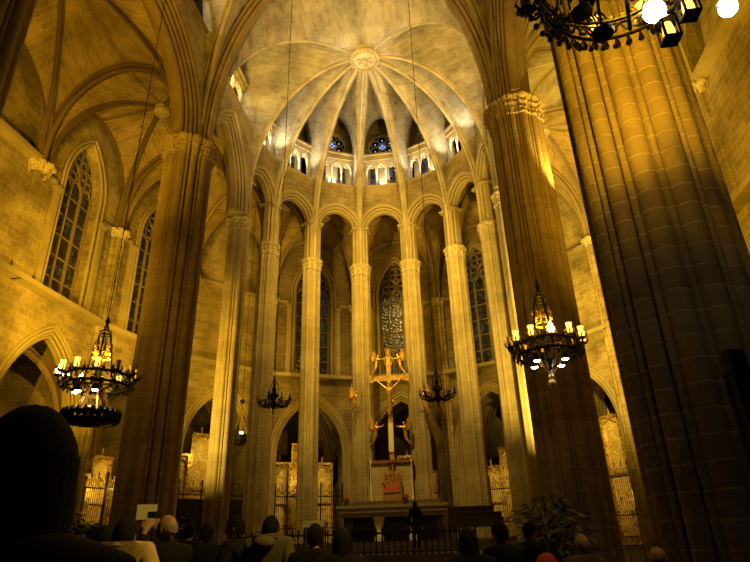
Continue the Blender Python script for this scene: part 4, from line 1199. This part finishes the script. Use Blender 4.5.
def hand_g(wr, d, palm, s=1.0, curl=.5, side=1):
    """wr wrist, d forward direction, palm = direction the palm faces"""
    d = Vector(d).normalized(); pn = Vector(palm).normalized(); pn = (pn - d*pn.dot(d)).normalized(); t = d.cross(pn)*side
    W_ = Vector(wr); g = G()
    k0 = W_ + d*.045*s; k1 = W_ + d*.085*s
    rows = []
    for q, wd, th in ((-.035,.024,.021),(0,.026,.020),(.03,.036,.017),(.06,.042,.015),(.088,.041,.013),(.094,.03,.008)):
        p = W_ + d*q*s; rows.append([p + t*(wd*cos(2*PI*k/10))*s + pn*(th*sin(2*PI*k/10))*s for k in range(10)])
    i0 = len(g.v); g.grid(rows, close_u=True); g.face([i0+k for k in range(10)]); g.face([i0+50+k for k in range(10)][::-1])
    for f, (off, ln) in enumerate(((.031,.072),(.011,.08),(-.010,.075),(-.030,.058))):
        p = W_ + d*.08*s + t*off*s - d*.012*s; pts = [p]; ang = 0
        for seg in range(3):
            ang += curl*(.55 if seg == 0 else .75); dd = d*cos(ang)+pn*sin(ang); p = p + dd*ln*s*(.45,.32,.23)[seg]; pts.append(p)
        g.tube(pts, [.0105*s, .010*s, .0095*s, .0085*s], 7)
    p = W_ + d*.015*s + t*.018*s
    pts = [p, p + (d*.5+t*.8)*.035*s, p + (d*.9+t*.6+pn*.3)*.06*s, p + (d*1.1+t*.3+pn*.5)*.078*s]
    g.tube(pts, [.013*s,.011*s,.0095*s,.007*s], 7)
    return g
def person(x, y, h, face, label, top='cblack', hair='hairblack', style='short', headface=None, arms=None, hood=False, trousers='cdenim', z0=0, skin='skin', collar=False, bag=False, group=None, long_coat=False, shrug=.03):
    """x,y foot position, h height, face = body facing angle (world), arms: dict side -> (elbow, hand) local (fwd,left,z)"""
    r = empty('person', (x, y, z0), 0, label, 'person', group)
    k = h/1.75; hf = face if headface is None else headface
    f = Vector((cos(face), sin(face), 0)); l = Vector((-sin(face), cos(face), 0)); U = Vector((0,0,1))
    P = lambda a, b, c: tuple((f*a + l*b + U*c)*k)
    arms = arms or {}
    A = {}
    for s_, sg in (('l', 1), ('r', -1)):
        A[s_] = arms.get(s_, ((-.03, sg*.26, 1.12), (.08, sg*.24, .88)))
    J = {'pel': (P(0,0,.96), (.13*k,.10*k)), 'waist': (P(0,0,1.12), (.12*k,.095*k)), 'chest': (P(-.01,0,1.32), (.15*k,.105*k)), 'upper': (P(-.02,0,1.42+shrug), (.10*k,.08*k)), 'neck': (P(-.015,0,1.50), .052*k), 'skull': (P(0,0,1.60), .055*k)}
    Ed = [('pel','waist'),('waist','chest'),('chest','upper'),('upper','neck'),('neck','skull')]
    for s_, sg in (('l', 1), ('r', -1)):
        J['s'+s_] = (P(-.02, sg*.175, 1.42+shrug), .062*k); e, hd = A[s_]
        J['e'+s_] = (P(*e), .044*k); J['w'+s_] = (P(*hd), .028*k)
        J['h'+s_] = (P(0.0, sg*.09, .92), .085*k); J['k'+s_] = (P(.01, sg*.10, .50), .058*k); J['a'+s_] = (P(-.02, sg*.10, .09), .040*k); J['t'+s_] = (P(.13, sg*.11, .045), .036*k)
        Ed += [('upper','s'+s_),('s'+s_,'e'+s_),('e'+s_,'w'+s_),('pel','h'+s_),('h'+s_,'k'+s_),('k'+s_,'a'+s_),('a'+s_,'t'+s_)]
    body = skin_mesh(J, Ed)
    hc = Vector(P(.015, 0, 1.643)); hs = k*.93
    merge(body, head_g(hc, hf, hs))
    for s_, sg in (('l', 1), ('r', -1)):
        e, hd = A[s_]; d = Vector(P(*hd))-Vector(P(*e))
        pal = -l*sg if hd[2] < 1.2 else f
        merge(body, hand_g(P(*hd), d, pal, k, .55, sg))
    o = body.build('body', M[skin], r, smooth=True)
    rm = o.modifiers.new('join', 'REMESH'); rm.mode = 'VOXEL'; rm.voxel_size = .0075; rm.use_smooth_shade = True
    dg = bpy.context.evaluated_depsgraph_get(); dg.update(); me_ = bpy.data.meshes.new_from_object(o.evaluated_get(dg)); o.modifiers.clear()
    bm = bmesh.new(); bm.from_mesh(me_); seen = set(); isl = []
    for v in bm.verts:
        if v in seen: continue
        st = [v]; seen.add(v); cur = []
        while st:
            q = st.pop(); cur.append(q)
            for e in q.link_edges:
                w_ = e.other_vert(q)
                if w_ not in seen: seen.add(w_); st.append(w_)
        isl.append(cur)
    big = min(900, max(len(c) for c in isl))
    bmesh.ops.delete(bm, geom=[v for c in isl if len(c) < big for v in c], context='VERTS'); bm.to_mesh(me_); bm.free()
    for p_ in me_.polygons: p_.use_smooth = True
    o.data = me_; me_.name = 'body'
    if not me_.materials: me_.materials.append(M[skin])
    hair_g(hc, hf, hs, style).build('hair', M[hair], r, smooth=True)
    J2 = {'pel': (P(0,0,.86 if not long_coat else .6), (.165*k,.13*k) if not long_coat else (.19*k,.15*k)), 'hip': (P(0,0,.98), (.16*k,.125*k)), 'waist': (P(0,0,1.12), (.15*k,.12*k)), 'chest': (P(-.01,0,1.32), (.18*k,.13*k)), 'upper': (P(-.02,0,1.43+shrug), (.14*k,.10*k)), 'col': (P(-.02,0,1.535+shrug*.5), .072*k)}
    E2 = [('pel','hip'),('hip','waist'),('waist','chest'),('chest','upper'),('upper','col')]
    for s_, sg in (('l', 1), ('r', -1)):
        e, hd = A[s_]; J2['s'+s_] = (P(-.02, sg*.18, 1.42+shrug), .082*k); J2['e'+s_] = (P(*e), .062*k)
        w = Vector(P(*e)).lerp(Vector(P(*hd)), .9); J2['w'+s_] = (tuple(w), .045*k)
        E2 += [('upper','s'+s_),('s'+s_,'e'+s_),('e'+s_,'w'+s_)]
    jk = skin_mesh(J2, E2, 2)
    if collar:
        jk.tube([P(-.015+.068*cos(t), .075*sin(t), 1.51+shrug*.6) for t in [q*PI/6 for q in range(12)]], .024*k, 8, closed=True)
    jk.build('coat' if long_coat else 'jacket', M[top], r, smooth=True)
    if hood:
        hh = G(); hh.sphere(Vector(P(-.11, 0, 1.43+shrug)), .12*k, 14, 9, (.9,1.25,.55)); hh.tube([P(-.02+.10*cos(t), .115*sin(t), 1.49+shrug+.02*cos(t)) for t in [q*PI/7 for q in range(14)]], .035*k, 7, closed=True)
        hh.build('hood', M[top], r, smooth=True)
    J3 = {'pel': (P(0,0,.95), (.145*k,.115*k))}; E3 = []
    for s_, sg in (('l', 1), ('r', -1)):
        J3['h'+s_] = (P(0.0, sg*.09, .86), .10*k); J3['k'+s_] = (P(.01, sg*.10, .50), .075*k); J3['a'+s_] = (P(-.02, sg*.10, .12), .062*k)
        E3 += [('pel','h'+s_),('h'+s_,'k'+s_),('k'+s_,'a'+s_)]
    skin_mesh(J3, E3).build('trousers', M[trousers], r, smooth=True)
    for s_, sg in (('l', 1), ('r', -1)):
        sh = G(); c = Vector(P(.055, sg*.11, .05)); 
        sh.sphere((0,0,0), .075*k, 10, 7, (1.9,.75,.68))
        sh.v = [tuple(Vector((f*a[0] + l*a[1] + U*a[2])) + c) for a in sh.v]
        sh.build('shoe', M['shoe'], r, smooth=True)
    if bag:
        b = G(); b.tube([P(.12, -.12, 1.2), P(.09, -.1, 1.44), P(-.06, -.08, 1.5), P(-.17, .0, 1.35), P(-.18, .12, 1.15)], .018, 5); b.build('strap', M['cblack'], r)
    return r
UP = PI/2      # facing the altar
person(2.49, -16.6, 1.621, UP+.1, 'huge dark head of a viewer in silhouette at the left edge', 'cblack', style='long', z0=.2)
person(1.11, -13.86, 1.574, UP, 'person seen from behind in a beige jacket with turned-up collar', 'cbeige', collar=True, z0=.2, shrug=.12, arms={'l': ((.10,.36,1.26), (.30,.14,1.44)), 'r': ((.0,-.33,1.2), (.14,-.2,1.0))})
person(0.11, -12.47, 1.581, UP+1.0, 'person half hidden behind the beige jacket, face turned left', 'cblack', style='long', headface=2.6, z0=.2)
person(0.88, -12.85, 1.636, UP+.4, 'bald person raising a camera with both hands', 'cblack', hair='hairgrey', style='balding', headface=UP+1.3, z0=.2,
       arms={'l': ((.24,.26,1.40), (.33,.20,1.64)), 'r': ((.26,-.10,1.38), (.34,.07,1.63))})
person(1.09, -11.88, 1.655, 2.9, 'person in black turning left with face in profile, among the crowd', 'cblack', headface=3.3, z0=.2)
person(1.51, -12.16, 1.631, UP-.1, 'person from behind in a grey hooded coat', 'cgrey', hood=True, z0=.2, shrug=.09)
person(1.96, -12.34, 1.547, UP, 'person in black from behind, right of the grey hooded coat', 'cblack', z0=.2)
person(2.26, -12.69, 1.501, UP+.1, 'person with long black hair in black, left of the railing', 'cblack', style='long', z0=.2)
person(3.24, -12.7, 1.471, UP, 'person with long dark hair in front of the railing end', 'cblack', style='long', z0=.2)
person(3.54, -11.71, 1.529, UP+.6, 'person in black holding a phone up, right of the long-haired person', 'cblack', headface=UP+.8, arms={'r': ((.22,-.18,1.30), (.32,-.05,1.55))}, z0=.2)
person(3.92, -10.53, 1.547, UP-.9, 'dark clothed person facing right at the foot of the big right pier', 'cblack', headface=UP-1.0, z0=.2)
person(4.26, -11.59, 1.409, UP-.3, 'old balding person in a brown coat with dark shoulder strap', 'cbrown', hair='hairgrey', style='balding', bag=True, headface=UP+.5, z0=.2)
person(4.92, -11.54, 1.284, UP+1.2, 'short balding person in black before the nearest pier', 'cblack', hair='hairgrey', style='balding', headface=UP+1.3, z0=.2)
person(0.53, -11.25, 1.619, UP+.2, 'dark clothed person standing left of the face in profile', 'cblack', z0=.2)
person(-0.09, -10.32, 1.67, UP, 'dark clothed person just right of the raised camera', 'cblack', z0=.2)
person(1.55, 4.6, 1.68, -UP+2.7, 'person in a long black coat standing upright beside the altar', 'cblack', style='long', z0=1.2, long_coat=True)
rh = person(4.01, -10.95, 1.176, UP, 'child in a bright red knitted hat at the foot of the right pier', 'cblack', z0=.2)
g = G(); g.lathe([(.098,-.01),(.108,.02),(.105,.07),(.075,.12),(.02,.145)], (0,0,1.643*1.176/1.75+.0), 18); g.build('knitted_hat', M['red'], rh, smooth=True)
# the raised camera and the sheet behind it
cm = empty('camera', (0.59, -12.56, 1.86), UP+.4-PI/2, 'small black camera held up by the bald person', 'camera')
g = G(); g.box(-.036, .036, -.012, .012, -.026, .026); g.build('body', M['black'], cm)
g = G(); g.lathe([(.022,0),(.024,.03),(.018,.032)], (0,0,0), 12, T=lambda a, b, c: (a, c+.012, b)); g.build('lens', M['iron'], cm)
s = G(); s.box(-.085, .085, -.004, .004, -.062, .062); s = s.build('sheet_of_paper', M['white']); s.location = (0.49, -12.47, 1.89); s.rotation_euler = (0,0,.25)
tag(s, 'pale rectangular sheet held up behind the small raised camera', 'paper')

# ------------------------------------------------------------------ lights
WARM = (1, .57, .028); WARM2 = (1, .655, .095); COOL = (1, .90, .66)
def lamp(name, kind, loc, power, col=WARM, size=.15, target=None, angle=80, blend=.6):
    d = bpy.data.lights.new(name, kind); d.energy = power*1.7; d.color = col
    if kind == 'SPOT': d.spot_size = math.radians(angle); d.spot_blend = blend
    d.shadow_soft_size = size
    o = bpy.data.objects.new(name, d); C.objects.link(o); o.location = loc
    if target is not None:
        o.rotation_euler = (Vector(target)-Vector(loc)).to_track_quat('-Z', 'Y').to_euler()
    return o
UPV = lambda p: (p[0], p[1], p[2]+5)
# gallery lamps behind the triforium, and small white floods on its ledge washing the vault springings
for i, F in enumerate(apse_frames):
    N_ = F.out; wide = i in (0, 8)
    lamp('gallery_lamp', 'POINT', F(F.L/2, .95*N_, ZT+1.1), 90 if wide else 45, COOL, .06)
    a_ = F(F.L/2, -.35*N_, ZT+.12)
    lamp('ledge_flood', 'SPOT', a_, 190 if wide else 230, COOL if not wide else WARM2, .04, (a_.x*.75, a_.y+(YC-a_.y)*.25, 26.5), 130)
for sx in (-1, 1): lamp('gallery_lamp', 'POINT', (sx*7.3, -4.4, ZT+1.0), 120, COOL, .06)
# floods fixed to the back of the big piers
for sx in (-1, 1):
    lamp('flood', 'SPOT', (sx*5.3, 1.3, 17.0), 1120, (1, .70, .22), .15, (-sx*2.2, 6.5, 25), 105)
    lamp('flood', 'SPOT', (sx*5.4, 1.1, 13.5), 1900, WARM, .10, (-sx*2.6, 12, 15.5), 72)
lamp('flood', 'SPOT', (-7.55, 1.45, 3.2), 1900, WARM2, .06, (-6.9, 5.7, 9.0), 108, 1)
lamp('flood', 'SPOT', (5.75, 1.45, 3.2), 6000, WARM2, .06, (6.1, 5.7, 10.0), 85, 1)
# aisle floods
lamp('flood', 'SPOT', (-7.6, -9.4, 6.5), 4800, WARM, .12, (-13, 1.8, 12.0), 72, 1)
lamp('flood', 'SPOT', (-7.8, .3, 8.5), 1300, WARM, .10, (-13, 4.5, 11.5), 105)
lamp('flood', 'SPOT', (-7.6, .5, 8.5), 900, WARM, .10, (-9.5, 12, 10.5), 90)
lamp('flood', 'SPOT', (7.8, .6, 8.0), 6500, WARM2, .10, (12.2, 8, 12.5), 100)
lamp('flood', 'SPOT', (7.7, -9.0, 8.5), 3600, WARM, .12, (13, -3, 12), 110)
lamp('flood', 'SPOT', (7.7, -1.3, 12), 1200, WARM2, .10, (10, 3, 20), 110)
lamp('flood', 'SPOT', (-8.0, -8.4, 11), 2000, WARM, .12, (-10.5, -2, 20), 110)
for sx in (-1, 1):
    lamp('flood', 'SPOT', (sx*5.2, -9.0, 17.0), 1100, WARM, .2, (-sx*2, -3, 25), 110)
# light of the chandeliers, thrown upwards by their cups, plus added crowd spots
lamp('chandelier_and_fill', 'SPOT', (CHQ[0], CHQ[1], CHQ[2]+.5), 1050, WARM, .15, (6.4, -9.75, 8.6), 125, 1)
lamp('chandelier_and_fill', 'SPOT', (CHQ[0]-.3, CHQ[1]-.6, CHQ[2]-.9), 430, WARM2, .2, (.9, -13.2, 1.5), 58, 1)  # added downward spot that brightens the crowd and clears the pier
for P_, w_ in ((CHL, 420), (CHR, 260), (CHQ, 200)):
    q = (P_[0], P_[1], P_[2]+.45); lamp('chandelier_and_fill', 'SPOT', q, w_, WARM, .2, UPV(q), 176, .9)
lamp('chandelier_and_fill', 'POINT', (CHL[0], CHL[1], CHL[2]+.45), 75, WARM, .2)
lamp('chandelier_and_fill', 'POINT', (CHR[0], CHR[1], CHR[2]+.45), 35, WARM, .2)
lamp('chandelier_and_fill', 'SPOT', (CHQ[0]-.2, CHQ[1]-.2, CHQ[2]-1.3), 60, WARM2, .2, (4.3, -11.4, 1.2), 40, 1)  # small added spot that brightens the balding heads on the right
# flood added out of view above the great arch, brightening crucifix and altar
lamp('flood', 'SPOT', (0, -1.6, 24.6), 9000, (1, .645, .13), .15, (0, 11.5, 10.5), 58, 1)
# chapels and ambulatory
CHP = {1: 20, 2: 75, 3: 26, 4: 26, 5: 16, 6: 30, 7: 15}
for i, F in chap_frames.items():
    if i in RDEP: lamp('chapel_lamp', 'POINT', F(F.L/2, RDEP[i]-1.45, {2: 4.2, 3: 6.4, 4: 5.2, 6: 4.6, 7: 3.4}.get(i, 4)), CHP[i], WARM2, .1)
    lamp('ambulatory_lamp', 'SPOT', F(F.L/2, -2.8, 8.2), {0: 5, 1: 60, 2: 110, 3: 190, 4: 75, 5: 25, 6: 50, 7: 200, 8: 240, 9: 60, 10: 5}[i], WARM, .08, F(F.L/2, 1.5, 14), 120)

# ------------------------------------------------------------------ world, camera, view
wd = bpy.data.worlds.new('night'); S.world = wd; wd.use_nodes = True
wd.node_tree.nodes['Background'].inputs[0].default_value = (.10, .07, .035, 1); wd.node_tree.nodes['Background'].inputs[1].default_value = .01
cd = bpy.data.cameras.new('camera_view'); co = bpy.data.objects.new('camera_view', cd); C.objects.link(co); S.camera = co
cd.sensor_width = 36; cd.sensor_fit = 'HORIZONTAL'; cd.lens = 36*570.1/750; cd.clip_start = .05
pit, rol, yaw = .4285, .0308, -.1285
def ray(x, y):
    u0, v0 = x-375, y-281; c, s_ = cos(rol), sin(rol); u = c*u0-s_*v0; v = s_*u0+c*v0
    X, Y, Z = u/570.1, -v/570.1, 1; c, s_ = cos(pit), sin(pit); dz = s_*Z+c*Y; dy = c*Z-s_*Y
    c, s_ = cos(yaw), sin(yaw); return Vector((c*X+s_*dy, -s_*X+c*dy, dz))
fw = ray(375, 281).normalized(); rt = (ray(475, 281)-ray(375, 281)).normalized(); up = rt.cross(fw)
mt = Matrix((rt, up, -fw)).transposed().to_4x4(); mt.translation = Vector((3.2069, -17.4965, 1.6)); co.matrix_world = mt
S.view_settings.view_transform = 'Standard'; S.view_settings.look = 'None'; S.view_settings.gamma = 1
S.view_settings.exposure = 0
